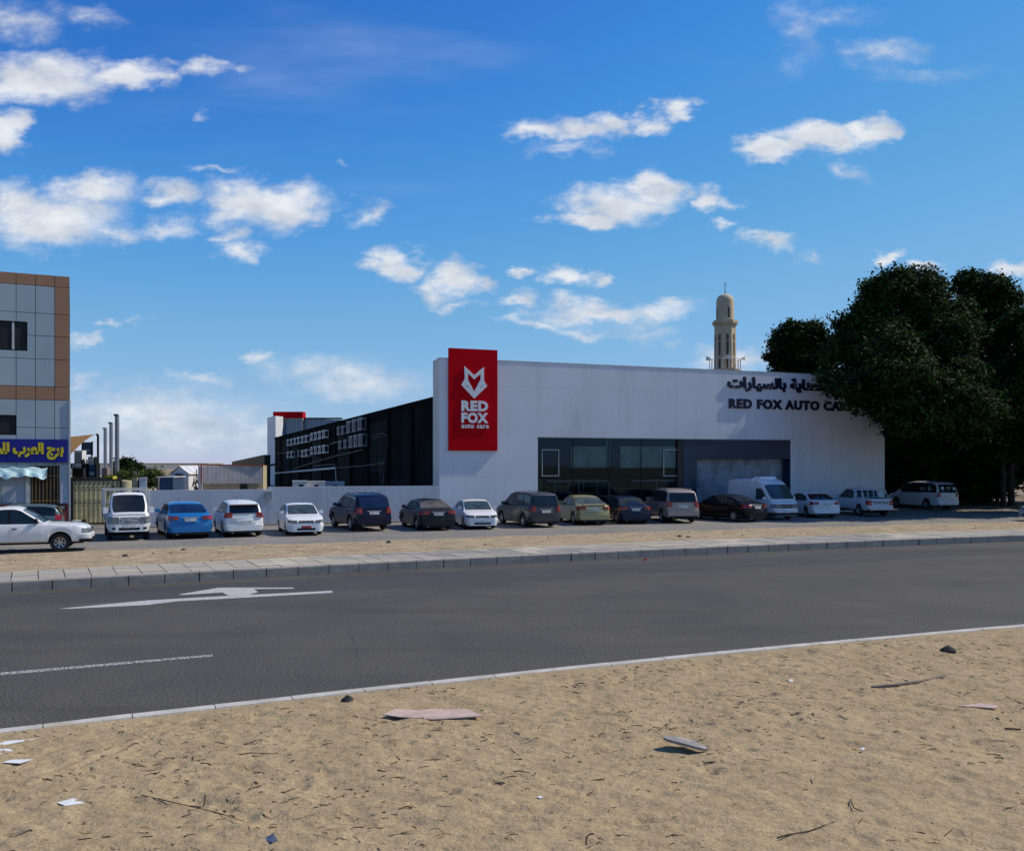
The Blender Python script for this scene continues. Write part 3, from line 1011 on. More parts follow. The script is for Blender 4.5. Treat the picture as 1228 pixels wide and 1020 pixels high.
# ---- navy letters on the facade
letters = empty('facade_lettering', W(fs(872), 0, 6.7))
tag(letters, 'raised navy shop lettering high on the white facade beside the trees', 'lettering')
lo = W(fs(872), 0, 6.7)
a = fs(873.7); zlat = fz(873.7, 489.5)
put_text('RED FOX AUTO CARE', W(a, 0, zlat) - lo, D1, UP, (fs(981.4) - a) * 1.40, .63, NF, .08, M['letter_navy'], letters, bold=.05, spacing=1.16)
ar = ''.join(reversed([chr(c) for c in (0xFEDF, 0xFEE0, 0xFECC, 0xFEE8, 0xFE8E, 0xFEF3, 0xFE94, 0x20, 0xFE91, 0xFE8E, 0xFEDF, 0xFEB4, 0xFEF4, 0xFE8E, 0xFEAD, 0xFE8D, 0xFE95)]))
a = fs(872)
put_text(ar, W(a, 0, fz(872, 469)) - lo, D1, UP, 7.7, .98, NF, .08, M['letter_navy'], letters, bold=.05)

# ------------------------------------------------------------------ white boundary wall, left of the workshop
WA = G(178, 632.0); WB_ = W(0, 0, 0)
dW = (WB_ - WA).normalized(); nW = Vector((dW.y, -dW.x, 0)); LW = (WB_ - WA).length
bw = empty('boundary_wall', WA); tag(bw, 'long low grey rendered boundary wall behind the parked cars', 'wall')
tsp = LW * .385
for (a, b, h) in ((0, tsp, 1.86), (tsp + .002, LW - .005, 1.98)):
    n = max(1, round((b - a) / 3.2))
    for i in range(n):
        x0 = a + (b - a) * i / n + .004; x1 = a + (b - a) * (i + 1) / n - .004
        s = MB(); s.hexa(dW * x0 + UP * -.1, dW * (x1 - x0), -nW * .2, UP * (h + .1)); s.build('wall_section', M['fence_wall'], bw)
s = MB(); s.hexa(dW * 0 - nW * .05 + UP * -.1, dW * LW, -nW * .1, UP * 1.9); s.build('wall_core', M['fence_wall'], bw)
s = MB(); s.hexa(dW * 0 + nW * .02 + UP * -.1, dW * (LW - .3), nW * .35, UP * .16); s.build('wall_footing', M['kerb'], bw)
mbx = empty('meter_box', G(304, 630, 0) + UP * 1.1)
tag(mbx, 'small grey meter box mounted on the boundary wall behind the white hatchback', 'box')
p = WA + dW * (LW * .375) - mbx.location
s = MB(); s.hexa(p + nW * .18 + UP * 1.35, dW * .34, -nW * .17, UP * .42); s.build('cabinet', M['metal'], mbx)
s = MB(); s.hexa(p + nW * .2 + UP * 1.74 - dW * .03, dW * .40, -nW * .19, UP * .04); s.build('box_lid', M['steel_lt'], mbx)
ps = empty('gate_pillar', WA - dW * .25)
tag(ps, 'square grey concrete pillar ending the boundary wall', 'pillar')
s = MB(); s.box((0, 0, 1.2), (.34, .34, 2.5), .35); s.build('shaft', M['fence_wall'], ps)
s = MB(); s.box((0, 0, 2.48), (.4, .4, .07), .35); s.build('cap', M['fence_wall'], ps)
# water tank housings standing behind the wall
for i, (x0, x1, y0, lb) in enumerate(((352, 367, 577.5, 'small cream equipment box with a dark hole behind the boundary wall'),
                              (368, 389, 578, 'low pale grey equipment housing behind the boundary wall'),
                              (391, 412, 578.5, 'low bluish housing at the foot of the charred wall'))):
    A = PY(x0, y0, 56 + i * 1.5); B = PY(x1, y0, 56 + i * 1.5)
    r = empty('equipment_box', (A.x, A.y, 0)); tag(r, lb, 'box')
    s = MB(); s.hexa((0, 0, 0), (B.x - A.x, .3, 0), (-.4, 1.4, 0), (0, 0, A.z)); s.build('casing', [M['fin_side'], M['acbody'], M['fence_wall']][i], r)
    s = MB(); s.hexa((-.05, -.05, A.z + .001), (B.x - A.x + .1, .3, 0), (-.4, 1.5, 0), (0, 0, .05)); s.build('cover', M['steel_lt'], r)
    s = MB(); s.hexa(((B.x - A.x) * .4, -.02 + .12, A.z - .32), (.25, .075, 0), (0, .03, 0), (0, 0, .16)); s.build('vent_hole', M['grille'], r)

# ------------------------------------------------------------------ rear wing of the workshop, far beyond
YR = 133.0


def rear(px0, px1, py0, py1, y=YR):
    A, B = PY(px0, py1, y), PY(px1, py0, y)
    return A, B


rw = empty('rear_building', PY(320, 556, YR) * 1.0); rw.location.z = 0
tag(rw, 'distant glazed building end with a pale fin wall and a red fascia box', 'building')
RO = -rw.location


def rbox(name, px0, px1, py0, py1, y, d, m):
    A, B = rear(px0, px1, py0, py1, y)
    s = MB(); s.hexa(A + RO, (B.x - A.x, 0, 0), (0, d, 0), (0, 0, B.z - A.z)); return s.build(name, m, rw)


s = MB()
zf = PY(320, 499, YR).z
A = PY(320.5, 556, YR + 4); B = PY(330.5, 556, YR - 1)
s.prism([(A.x + RO.x, A.y + RO.y), (B.x + RO.x, B.y + RO.y), (B.x + RO.x + .6, B.y + 2 + RO.y), (A.x + .6 + RO.x, A.y + 2 + RO.y)], 0, zf)
s.build('fin_wall', M['white_wall'], rw)
rbox('fascia_box', 327.5, 363, 493.5, 501, YR + 1.5, 2, M['red'])
M['skyglass'] = mat('paleglass', (.10, .17, .25), rough=.08, spec=.8, var=.1, scale=.4)
xs_ = [330.8, 341.5, 349.5, 356, 362.5]
for a, b in zip(xs_[:-1], xs_[1:]): rbox('window_pane', a + .3, b - .3, 501.3, 527, YR + 2, .1, M['skyglass'])
rbox('window_frame', 330.8, 362.7, 501.2, 502, YR + 1.9, .09, M['steel_lt'])
for a in xs_: rbox('window_mullion', a - .28, a + .28, 502.2, 530, YR + 1.9, .09, M['steel_lt'])
xs_ = [364.5, 368, 376.5, 384, 391, 399, 408]
for a, b in zip(xs_[:-1], xs_[1:]): rbox('window_pane', a + .3, b - .3, 502 + (a - 364) * .03, 525, YR + 3, .1, M['skyglass'])
for a in xs_: rbox('window_mullion', a - .25, a + .25, 502 + (a - 364) * .03, 528, YR + 2.9, .09, M['steel_lt'])
rbox('roof_edge', 363.5, 409, 500.6, 502, YR + 2.8, 1.5, M['trim'])
rbox('back_wall', 331, 409, 503, 585, YR + 4, .3, M['acdark'])

# ------------------------------------------------------------------ things beyond the wall on the left
M['corr'] = mat('corrugated', (.66, .66, .66), rough=.6, var=.12, scale=1, stain=((.3, .22, .15), .4, 1, (3, 3, .3)))
M['cream'] = mat('creamwall', (.48, .42, .26), var=.12, scale=1, stain=((.28, .24, .16), .5, 1, (1, 1, .4)))
M['redtrim'] = mat('redtrim', (.38, .06, .05), rough=.6)
M['tan'] = mat('tanroof', (.30, .22, .12), var=.12, scale=.5)
M['bluebox'] = mat('blueshed', (.03, .07, .15), var=.2, scale=1)

r = empty('corrugated_building', PY(238, 556, 75)); r.location.z = 0
tag(r, 'long low building clad in pale corrugated sheet with red edge trim', 'building'); RO2 = -r.location
A, B = PY(243, 580, 75), PY(315, 558, 77)
s = MB(); n = 46; V = []
for i in range(2 * n + 1):
    x = A.x + (B.x - A.x) * i / (2 * n); y = 75 + (2.0 * i / (2 * n)) + (.07 if i % 2 else 0)
    V += [(x + RO2.x, y + RO2.y, A.z), (x + RO2.x, y + RO2.y, B.z)]
s.add(V, [(2 * i, 2 * i + 2, 2 * i + 3, 2 * i + 1) for i in range(2 * n)])
s.build('cladding', M['corr'], r)
s = MB(); s.hexa((A.x + RO2.x, .12, 0), (B.x - A.x, 2, 0), (0, 1.2, 0), (0, 0, B.z)); s.build('wall', M['cream'], r)
s = MB(); s.hexa((A.x + RO2.x - .4, -.1, B.z + .002), (B.x - A.x + .5, 2, 0), (0, .3, 0), (0, 0, .09)); s.build('roof_trim', M['redtrim'], r)
s = MB(); s.hexa((A.x + RO2.x - .36, -.04, 0), (.34, .0, 0), (0, 9, 0), (0, 0, B.z - .02)); s.build('end_wall', M['fence_wall'], r)
s = MB(); s.hexa((A.x + RO2.x - .1, -.13, A.z), (.08, .0, 0), (0, .04, 0), (0, 0, B.z - A.z)); s.build('corner_trim', M['redtrim'], r)
w0 = PY(283, 592, 74.9); w1 = PY(291.5, 580.5, 74.9)
s = MB(); s.hexa((w0.x + RO2.x, 1.0, w0.z), (w1.x - w0.x, .1, 0), (0, .05, 0), (0, 0, w1.z - w0.z)); s.build('window', M['grille'], r)
r = empty('tan_roof_building', PY(278, 556, 120)); r.location.z = 0
tag(r, 'distant tan pitched roof rising behind the corrugated building', 'building')
A = PY(278, 557, 120); B = PY(317, 545, 120)
s = MB(); s.add([(0, 0, 0), (B.x - A.x, 0, 0), (B.x - A.x, 0, B.z), (0, 0, A.z + .4), (0, 3, 0), (B.x - A.x, 3, 0), (B.x - A.x, 3, B.z), (0, 3, A.z + .4)],
      [(0, 1, 2, 3), (5, 4, 7, 6), (3, 2, 6, 7), (0, 3, 7, 4), (1, 5, 6, 2)]); s.build('wall', M['tan'], r)
s = MB(); s.hexa((2, -.05, 2.5), (4.6, 0, .55), (0, .04, 0), (0, 0, .3)); s.build('roof_lights', M['grille'], r)

r = empty('gabled_shed', PY(205, 556, 90)); r.location.z = 0
tag(r, 'white gabled shed with a broken end standing beyond the boundary wall', 'shed')
A, B = PY(206, 586, 90), PY(227, 568, 90)
w = B.x - A.x; hz = B.z; top = PY(214, 559.5, 90).z
s = MB(); s.add([(0, 0, 0), (w, 0, 0), (w, 0, hz), (w * .5, 0, top), (0, 0, hz), (0, 9, 0), (w, 9, 0), (w, 9, hz), (w * .5, 9, top), (0, 9, hz)],
      [(0, 1, 2, 3, 4), (1, 6, 7, 2), (5, 0, 4, 9), (6, 5, 9, 8, 7)]); s.build('wall', M['white_wall'], r)
s = MB(); s.hexa((-.15, -.2, hz - .05), (w * .5 + .15, 0, top - hz + .1), (0, 9.4, 0), (0, 0, .06)); s.hexa((w * .5 + .002, -.2, top + .05), (w * .5 + .15, 0, -(top - hz) - .1), (0, 9.4, 0), (0, 0, .06)); s.build('roof', M['corr'], r)
s = MB(); s.hexa((.5, -.05, 0), (.6, 0, 0), (0, .04, 0), (0, 0, 1.75)); s.build('door', M['grille'], r)
s = MB()
for k in range(3): s.hexa((.45, -.05, hz - .55 + k * .22), (.75, 0, 0), (0, .04, 0), (0, 0, .13))
s.build('vent', M['grille'], r)
s = MB()
for k in range(22):
    p0 = Vector((w + random.uniform(.1, 1.4), random.uniform(-.2, 3), random.uniform(0, 1.2))); p1 = p0 + Vector((random.uniform(-.6, .6), random.uniform(-.5, .5), random.uniform(.5, 1.7)))
    s.tube([p0, p1], .05, 4)
s.build('scrap_frame', M['trim'], r)
r = empty('blue_shed', PY(188, 556, 85)); r.location.z = 0
tag(r, 'dark blue site cabin with a yellow corner post, beyond the wall', 'cabin')
zt2 = PY(188, 572.5, 85).z; wd = PY(206, 556, 85).x - PY(188, 556, 85).x
s = MB(); s.hexa((0, 0, 0), (wd, .3, 0), (0, 3, 0), (0, 0, zt2)); s.build('body', M['bluebox'], r)
s = MB(); s.hexa((.15, -.1, 0), (.12, 0, 0), (0, .08, 0), (0, 0, zt2)); s.build('post', M['cream'], r)
s = MB(); s.hexa((-.1, -.1, zt2 + .002), (wd + .2, .3, 0), (0, 3.2, 0), (0, 0, .08)); s.build('roof', M['corr'], r)
r = empty('far_hall', PY(170, 556, 170)); r.location.z = 0
tag(r, 'very distant low beige hall on the horizon beside the dark tree', 'building')
A, B = PY(168, 585, 170), PY(212, 569, 170)
s = MB(); s.hexa((0, 0, 0), (B.x - A.x, 0, 0), (0, 20, 0), (0, 0, B.z)); s.build('wall', M['fin_side'], r)
s = MB(); s.add([(-1, -.5, B.z + .01), (B.x - A.x + 1, -.5, B.z + .01), (B.x - A.x + 1, 10, B.z + 1.1), (-1, 10, B.z + 1.1)], [(0, 1, 2, 3)]); s.build('roof', M['tan'], r)
# distant low skyline of sheds so that the horizon is closed
for i, (x, y, w, h, lb) in enumerate(((-150, 260, 60, 3.2, 'long pale shed far away on the left horizon'), (-60, 300, 50, 3.4, 'flat beige store far away behind the sheds'), (120, 260, 60, 3.3, 'low store far away behind the trees'))):
    r = empty('far_store', (x, y, 0)); tag(r, lb, 'building')
    s = MB(); s.hexa((0, 0, 0), (w, 5, 0), (0, 14, 0), (0, 0, h)); s.build('wall', M['fin_side'], r)
    s = MB(); s.hexa((-.5, -.5, h + .01), (w + 1, 5, 0), (0, 15, 0), (0, 0, .2)); s.build('roof', M['tan'], r)

# tall pipes
for i, (px, py, y, r_, lb) in enumerate(((140.3, 497.5, 60, .14, 'tallest and nearest of the grey steel masts behind the gate'),
                                 (133.2, 507, 72.6, .14, 'second grey steel mast, just behind the tallest one'),
                                 (126.2, 513.5, 82.7, .15, 'third grey steel mast from the right'),
                                 (117.5, 521, 58, .07, 'thin dark mast that holds up the tan shade sail'))):
    A = PY(px, 556, y); zt2 = PY(px, py, y).z
    r = empty('steel_mast', (A.x, A.y, 0)); tag(r, lb, 'mast', 'row of masts behind the gate')
    s = MB(); s.tube([(0, 0, 0), (0, 0, zt2)], r_, 10); s.build('shaft', M['metal'] if i < 3 else M['trim'], r)
    s = MB(); s.tube([(-.06, 0, zt2 - .06), (-.06, 0, zt2 + .06)], r_ * 1.15, 8); s.build('cap', M['trim'], r)

# round cream tank, cream walls
A = PY(149.5, 556, 52)
r = empty('round_tank', (A.x, A.y, 0)); tag(r, 'round cream painted water tank behind the flatbed truck', 'tank')
s = MB(); s.lathe([(0, 0), (.42, 0), (.42, PY(149, 576.5, 52).z), (.38, PY(149, 576, 52).z), (0, PY(149, 575.4, 52).z)], n=20); s.build('shell', M['cream'], r, smooth=True)
A, B = PY(123.5, 577.5, 51), PY(141, 577.5, 51)
r = empty('cream_wall', (A.x, A.y, 0)); tag(r, 'short cream wall between the gate and the round tank', 'wall')
s = MB(); s.hexa((0, 0, 0), (B.x - A.x, .2, 0), (0, .2, 0), (0, 0, A.z)); s.build('render', M['cream'], r)
A, B = PY(158, 575, 50), PY(168, 575, 50)
r = empty('scrap_door', (A.x, A.y, 0)); tag(r, 'dark leaning door and planks between tank and pillar', 'scrap')
s = MB(); s.hexa((0, 0, 0), (.3, .0, 0), (0, .1, 0), (0, 0, A.z + .1)); s.build('plank', M['cream'], r)
s = MB(); s.hexa((.32, 0.05, 0), (.2, .0, 0), (0, .1, 0), (0, 0, A.z)); s.hexa((.56, -.02, 0), (.12, .0, 0), (0, .1, 0), (0, 0, A.z - .3)); s.build('door_leaf', M['trim'], r)

# ------------------------------------------------------------------ ornate gate
GY = 46.0
A, B = PY(85.5, 574.5, GY), PY(125, 574.5, GY)
gate = empty('metal_gate', (A.x, GY, 0)); tag(gate, 'cream sheet gate with black scrollwork bars beside the tiled building', 'gate')
gw, gh = (B.x - A.x) * 1.42, A.z
gate.rotation_euler = (0, 0, R(31))
M['gate_sheet'] = mat('gatesheet', (.58, .49, .25), rough=.6, var=.12, scale=2, stain=((.2, .15, .07), .5, 2, (1, 1, .4)))
s = MB(); s.hexa((.08, .05, .12), (gw - .16, 0, 0), (0, .03, 0), (0, 0, gh - .2)); s.build('sheet', M['gate_sheet'], gate)
s = MB(); f = .09
s.hexa((0, 0, 0), (f, 0, 0), (0, .1, 0), (0, 0, gh)); s.hexa((gw - f, 0, 0), (f, 0, 0), (0, .1, 0), (0, 0, gh)); s.hexa((f, 0, gh - f), (gw - 2 * f, 0, 0), (0, .1, 0), (0, 0, f)); s.hexa((f, 0, .06), (gw - 2 * f, 0, 0), (0, .1, 0), (0, 0, f))
s.build('gate_frame', M['black'], gate)
nb = 10
for i in range(nb):
    x = f + (gw - 2 * f) * (i + .5) / nb
    s = MB(); s.tube([(x, .03, .15), (x, .03, gh - f)], .011, 5); s.build('bar', M['black'], gate)
    s = MB()
    for zc, rr in ((gh - .28, .055), (gh * .48, .055)):
        s.tube([(x + rr * math.cos(q) , .025, zc + rr * math.sin(q)) for q in np.linspace(.4, 5.2, 9)], .008, 4)
    s.build('scroll', M['black'], gate)
for zc in (gh - .45, gh * .55):
    s = MB(); s.tube([(f, .02, zc), (gw - f, .02, zc)], .012, 5); s.build('rail', M['black'], gate)
s = MB(); s.hexa((gw - .45, -.02, gh - .62), (.09, 0, 0), (0, .05, 0), (0, 0, .28)); s.build('lock_box', M['trim'], gate)

# ------------------------------------------------------------------ panelled building, far left
LB = Vector((-22.15, 45.0, 0)); dL = Vector((-2.8, -1.3, 0)).normalized()     # facade runs from its right corner to the left
nL = Vector((-dL.y, dL.x, 0)) * -1
if nL.y > 0: nL = -nL


def lq(px, py):
    """distance along the facade from the right corner, and height"""
    u = (px - 614) / F
    q = (u * LB.y - LB.x) / (dL.x - dL.y * u)
    return q, HC + (556 - py) / F * (LB.y + dL.y * q)


lb = empty('panelled_building', LB); tag(lb, 'grey and brown panelled office block with a blue shop sign', 'building')


def lbx(name, q0, q1, z0, z1, d0, d1, m, parent=lb, mb=None):
    s = mb or MB()
    s.hexa(dL * q0 + nL * d1 + UP * z0, dL * (q1 - q0), -nL * (d1 - d0), UP * (z1 - z0))
    return s.build(name, m, parent) if mb is None else s


M['p_grey'] = mat('greycladding', (.33, .40, .42), rough=.35, var=.05, scale=.4, spec=.5, stain=((.2, .23, .24), .3, 1, (2, 2, .3)))
M['p_grey2'] = mat('greycladding2', (.36, .42, .43), rough=.35, var=.05, scale=.4, spec=.5, stain=((.2, .23, .24), .3, 1, (2, 2, .3)))
M['p_brown'] = mat('browncladding', (.33, .175, .09), rough=.4, var=.06, scale=.5, spec=.4)
M['mortar'] = mat('darkjoint', (.015, .016, .018))
zT = lq(84, 332)[1]
# body with a plan that narrows along the sight line
s = MB()
bp = [LB - LB, dL * 14, dL * 14 - nL * 9, Vector((-4.9, 10.0, 0))]
inn = [bp[0] - nL * .001, bp[1] - nL * .001, bp[2], bp[3]]
s.prism([(p.x, p.y) for p in reversed(inn)], 0, zT - .02); s.build('body', M['mortar'], lb)
s = MB()
cq = [lq(84, 400)[0]] + [lq(x, 400)[0] for x in (65.6, 42.6, 19.4, -4, -28, -52, -76)]
cq[0] = 0
rows = [332, 345.5, 378, 404.5, 432, 464.5, 480.3, 513, 527.5, 556, 580, 603, 640]
rz = [lq(84, y)[1] for y in rows]; rz[-1] = 0
wins = [(lq(33, 400)[0], lq(-34, 400)[0], lq(33, 421)[1], lq(33, 386)[1]), (lq(20, 500)[0], lq(-47, 500)[0], lq(20, 521.5)[1], lq(20, 497.5)[1])]
doorq = (lq(71.5, 580)[0], lq(36.5, 580)[0], 0, lq(71, 558)[1])
shopq = (lq(31.5, 580)[0], lq(1, 580)[0], lq(20, 603)[1], lq(20, 571)[1])
holes = wins + [doorq, shopq]


def cut(rect, holes):
    rs = [rect]
    for (a, b, z0, z1) in holes:
        nr = []
        for (q0, q1, y0, y1) in rs:
            if b <= q0 or a >= q1 or z1 <= y0 or z0 >= y1: nr.append((q0, q1, y0, y1)); continue
            if y0 < z0: nr.append((q0, q1, y0, z0))
            if y1 > z1: nr.append((q0, q1, z1, y1))
            m0, m1 = max(y0, z0), min(y1, z1)
            if q0 < a: nr.append((q0, a, m0, m1))
            if q1 > b: nr.append((b, q1, m0, m1))
        rs = nr
    return rs


for i in range(len(cq) - 1):
    for k in range(len(rz) - 1):
        z1, z0 = rz[k], rz[k + 1]
        brown = k == 0 or k == 5 or (i == 0 and k < 5)
        m = M['p_brown'] if brown else M['p_grey' if (i * 7 + k * 3) % 3 else 'p_grey2']
        if k == 11 or (k >= 10 and False): m = M['redtrim']
        s = MB(); n0 = 0
        for (q0, q1, y0, y1) in cut((cq[i] + .012, cq[i + 1] - .012, z0 + .012, z1 - .012), holes):
            if q1 - q0 > .02 and y1 - y0 > .02:
                lbx('', q0, q1, y0, y1, .0, .05 + (.004 if (i + k) % 2 else 0), None, mb=s); n0 = 1
        if n0: s.build('cladding_panel', m, lb)
M['darkred'] = mat('darkredtile', (.10, .012, .014), rough=.4, var=.2, scale=3)
for w_i, (q0, q1, z0, z1) in enumerate(wins):
    wf = MB(); fr = .06
    for (a, b, c, d) in ((q0, q1, z0, z0 + fr), (q0, q1, z1 - fr, z1), (q0, q0 + fr, z0 + fr, z1 - fr), (q1 - fr, q1, z0 + fr, z1 - fr)):
        lbx('', a, b, c, d, -.06, .03, None, mb=wf)
    o = wf.build('window', M['trim'], lb)
    lbx('pane', q0 + fr, q1 - fr, z0 + fr, z1 - fr, -.058, -.02, M['glass'], o)
    if w_i == 0:
        qm = lq(15.8, 400)[0]; lbx('window_mullion', qm - .05, qm + .05, z0 + fr, z1 - fr, -.019, .03, M['steel_lt'], o)
# shop sign with raised yellow lettering
sg = empty('shop_sign', LB + nL * .06); tag(sg, 'wide blue sign board with yellow Arabic lettering', 'sign')
sq0, sz1 = lq(81, 527); _, sz0 = lq(81, 554.5)
sq1 = lq(-60, 540)[0]
s = MB(); s.hexa(dL * sq0 + nL * .12 + UP * sz0, dL * (sq1 - sq0), -nL * .12, UP * (sz1 - sz0))
M['sign_blue'] = mat('signblue', (.004, .006, .20), rough=.45, var=.08, scale=1)
M['sign_yellow'] = mat('signyellow', (.62, .50, .01), rough=.45, var=.05)
s.build('sign_board', M['sign_blue'], sg)
x0, x1 = lq(-7, 540)[0], lq(76.5, 540)[0]
ara = ''.join(reversed([chr(c) for c in (0xFE91, 0xFEAE, 0xFE9D, 0x20, 0xFE8D, 0xFEDF, 0xFECC, 0xFEAE, 0xFE8F, 0x20, 0xFEDF, 0xFEE0, 0xFEE4)]))
put_text(ara, dL * x0 + nL * .122 + UP * lq(40, 551)[1], -dL, UP, x0 - x1, lq(40, 530.5)[1] - lq(40, 551)[1], nL, .06, M['sign_yellow'], sg, bold=.055)
# shop window shutter and barred entrance
o = lbx('roller_blind', shopq[0] + .02, shopq[1] - .02, shopq[2] + .02, shopq[3], -.03, .0, mat('blind', (.36, .40, .46), var=.05), lb)
o = lbx('blind_frame', shopq[0] - .1, shopq[0] + .018, shopq[2], shopq[3], -.05, .07, M['steel_lt'], lb)
M['rust'] = mat('rustdoor', (.06, .014, .01), rough=.6, var=.35, scale=3)
M['gold'] = mat('goldbar', (.30, .17, .04), rough=.5, metal=.2)
dr = lbx('door', doorq[0] + .01, doorq[1] - .01, 0, doorq[3] - .01, -.06, -.02, M['rust'], lb)
for k in range(8):
    q = doorq[0] + (doorq[1] - doorq[0]) * (k + .5) / 8
    lbx('bar', q - .018, q + .018, 0, doorq[3], -.018, .02, M['gold'], dr)
for zz in (1.35, 2.6): lbx('rail', doorq[0], doorq[1], zz, zz + .04, .021, .04, M['gold'], dr)
lbx('pillar_face', lq(84, 580)[0] + .08, lq(72.5, 580)[0], lq(78, 603)[1], lq(78, 579)[1], .056, .075,
    mat('poster', (.45, .50, .55), var=.1, scale=6, stain=((.03, .05, .2), .9, 9, (1, 1, 1))), lb)
lbx('meter_cabinet', lq(79.5, 600)[0], lq(68, 600)[0], lq(74, 611)[1], lq(74, 605)[1], .056, .12, M['trim'], lb)
lbx('meter_window', lq(77.5, 600)[0], lq(70.5, 600)[0], lq(74, 610)[1], lq(74, 606.3)[1], .1205, .125, M['metal'], lb)
s = MB(); lbx('', lq(84.2, 500)[0] - .02, lq(84.2, 500)[0] + .06, 0, lq(84, 480)[1], .06, .12, None, mb=s); s.build('downpipe', M['steel_lt'], lb)
# crumpled pale tarpaulin slung as an awning
aw = empty('awning_tarp', LB + nL * .1); tag(aw, 'crumpled pale turquoise tarpaulin awning hanging below the blue sign', 'awning')
qa, qb = lq(57, 563)[0], lq(-40, 563)[0]
V = []; NU, NV = 70, 9
za = lq(30, 560.5)[1]
for i in range(NU + 1):
    for k in range(NV + 1):
        u_, v_ = i / NU, k / NV
        sag = .07 * abs(math.sin(u_ * 9.5 + .6)) + .03 * math.sin(u_ * 41) + .05 * math.sin(u_ * 17)
        V.append(dL * (qa + (qb - qa) * u_) + nL * (.1 + v_ * .7 + .05 * math.sin(u_ * 33 + v_ * 5)) + UP * (za - v_ * (.16 + sag) - .05 * math.sin(u_ * 25 + v_ * 7) - .25 * v_ ** 6))
s = MB(); s.add(V, [(i * (NV + 1) + k, (i + 1) * (NV + 1) + k, (i + 1) * (NV + 1) + k + 1, i * (NV + 1) + k + 1) for i in range(NU) for k in range(NV)])
s.build('sheet', mat('tarp', (.42, .60, .62), rough=.5, var=.12, scale=2, stain=((.10, .30, .36), .7, 2.2, (1, 1, 1))), aw, smooth=True)
s = MB()
for q in (qa + .05, (qa + qb) / 2): s.tube([dL * q + nL * 0 + UP * (za - .5), dL * q + nL * .78 + UP * (za - .32)], .02, 5)
s.build('arm', M['trim'], aw)

# ------------------------------------------------------------------ yard clutter behind the gate
sail = empty('shade_sail', PY(84, 530, 52)); tag(sail, 'tan triangular shade sail stretched from the block to a thin mast', 'shade sail')
a_, b_, c_ = PY(80, 524, 52), PY(114, 520.5, 54), PY(83, 547, 52)
V = []; n = 12
for i in range(n + 1):
    for k in range(n + 1 - i):
        u_, v_ = i / n, k / n
        V.append(a_ * (1 - u_ - v_) + b_ * u_ + c_ * v_ + UP * .5 * u_ * v_)
idx = {}; q = 0
for i in range(n + 1):
    for k in range(n + 1 - i): idx[i, k] = q; q += 1
Fc = []
for i in range(n):
    for k in range(n - i):
        Fc.append((idx[i, k], idx[i + 1, k], idx[i, k + 1]))
        if i + k < n - 1: Fc.append((idx[i + 1, k], idx[i + 1, k + 1], idx[i, k + 1]))
s = MB(); s.add([v - sail.location for v in V], Fc); s.build('cloth', mat('sailcloth', (.22, .12, .045), var=.06), sail, smooth=True)


def yard_box(name, px0, px1, py0, py1, y, d, m, label, cat, extra=None, tilt=0):
    A, B = PY(px0, py1, y), PY(px1, py0, y)
    r = empty(name, (A.x, A.y, A.z)); tag(r, label, cat)
    w, h = B.x - A.x, B.z - A.z
    s = MB(); s.hexa((0, 0, 0), (w, 0, tilt), (0, d, 0), (-tilt, 0, h)); s.build('body', m, r)
    if extra: extra(r, w, h, d)
    return r


def slats(r, w, h, d):
    for k in range(6):
        s = MB(); s.hexa((w * .1, -.012, h * (.12 + .13 * k)), (w * .8, 0, 0), (0, .01, 0), (0, 0, h * .05)); s.build('slat', M['grille'], r)


def framed(r, w, h, d):
    s = MB(); s.hexa((-.05, -.03, -.05), (.05, 0, 0), (0, d, 0), (0, 0, h + .1)); s.hexa((w, -.03, -.05), (.05, 0, 0), (0, d, 0), (0, 0, h + .1)); s.build('frame', M['trim'], r)
    s = MB(); s.hexa((w * .15, -.02, h * .2), (w * .6, 0, 0), (0, .015, 0), (0, 0, h * .25)); s.build('label_panel', M['steel_lt'], r)


def legs(r, w, h, d):
    framed(r, w, h, d)
    s = MB(); zb = -r.location.z
    for x in (.05, w - .1): s.hexa((x, .1, zb), (.06, 0, 0), (0, .06, 0), (0, 0, -zb))
    s.build('post', M['trim'], r)


M['stack'] = mat('stackshed', (.05, .035, .025), var=.3, scale=2)
yard_box('site_shed', 84, 118, 573, 632, 51, 3, M['stack'], 'dark storage shed behind the cream gate', 'shed', framed)
yard_box('cooling_unit', 89, 98.5, 540, 556.8, 52, .5, M['acbody'], 'large beige cooling unit on its stand above the gate', 'air conditioner', slats)
yard_box('sign_panel', 99, 110, 530, 545, 55, .1, mat('slate', (.10, .14, .20)), 'slate blue sign panel in a dark steel frame', 'sign', legs)
yard_box('unit_stand', 86, 101, 557, 560.5, 52, .6, M['acbody'], 'pale shelf under the large beige cooling unit', 'shelf', framed)
yard_box('wooden_crate', 86.5, 98, 560.6, 572.7, 52, .6, mat('crate', (.12, .05, .025), var=.3), 'dark brown crate under the cooling unit shelf', 'crate', slats)
yard_box('blue_barrel_cabinet', 106.5, 114.5, 557, 572.7, 52, .5, mat('bluecab', (.03, .10, .18), var=.3, scale=4), 'blue cabinet standing on the storage shed', 'cabinet', framed)
yard_box('board', 99.5, 103.5, 552, 572.7, 52, .1, mat('boardw', (.42, .38, .32), var=.2), 'pale board leaning between crate and blue cabinet', 'board', framed, tilt=.12)
yard_box('carton', 107, 113, 548.5, 556.9, 52, .5, M['acbody'], 'grey carton on top of the blue cabinet', 'carton', framed)
yard_box('small_crate', 122, 128.5, 561, 612, 60, .5, mat('crate2', (.30, .24, .2), var=.3), 'tall brown crate stack beside the thin mast', 'crate', slats)
o = yard_box('yellow_bin', 125, 135.5, 570.8, 577.4, 51, .5, mat('yellowbin', (.50, .42, .03), var=.15), 'yellow skip lying above the short cream wall', 'bin', slats)
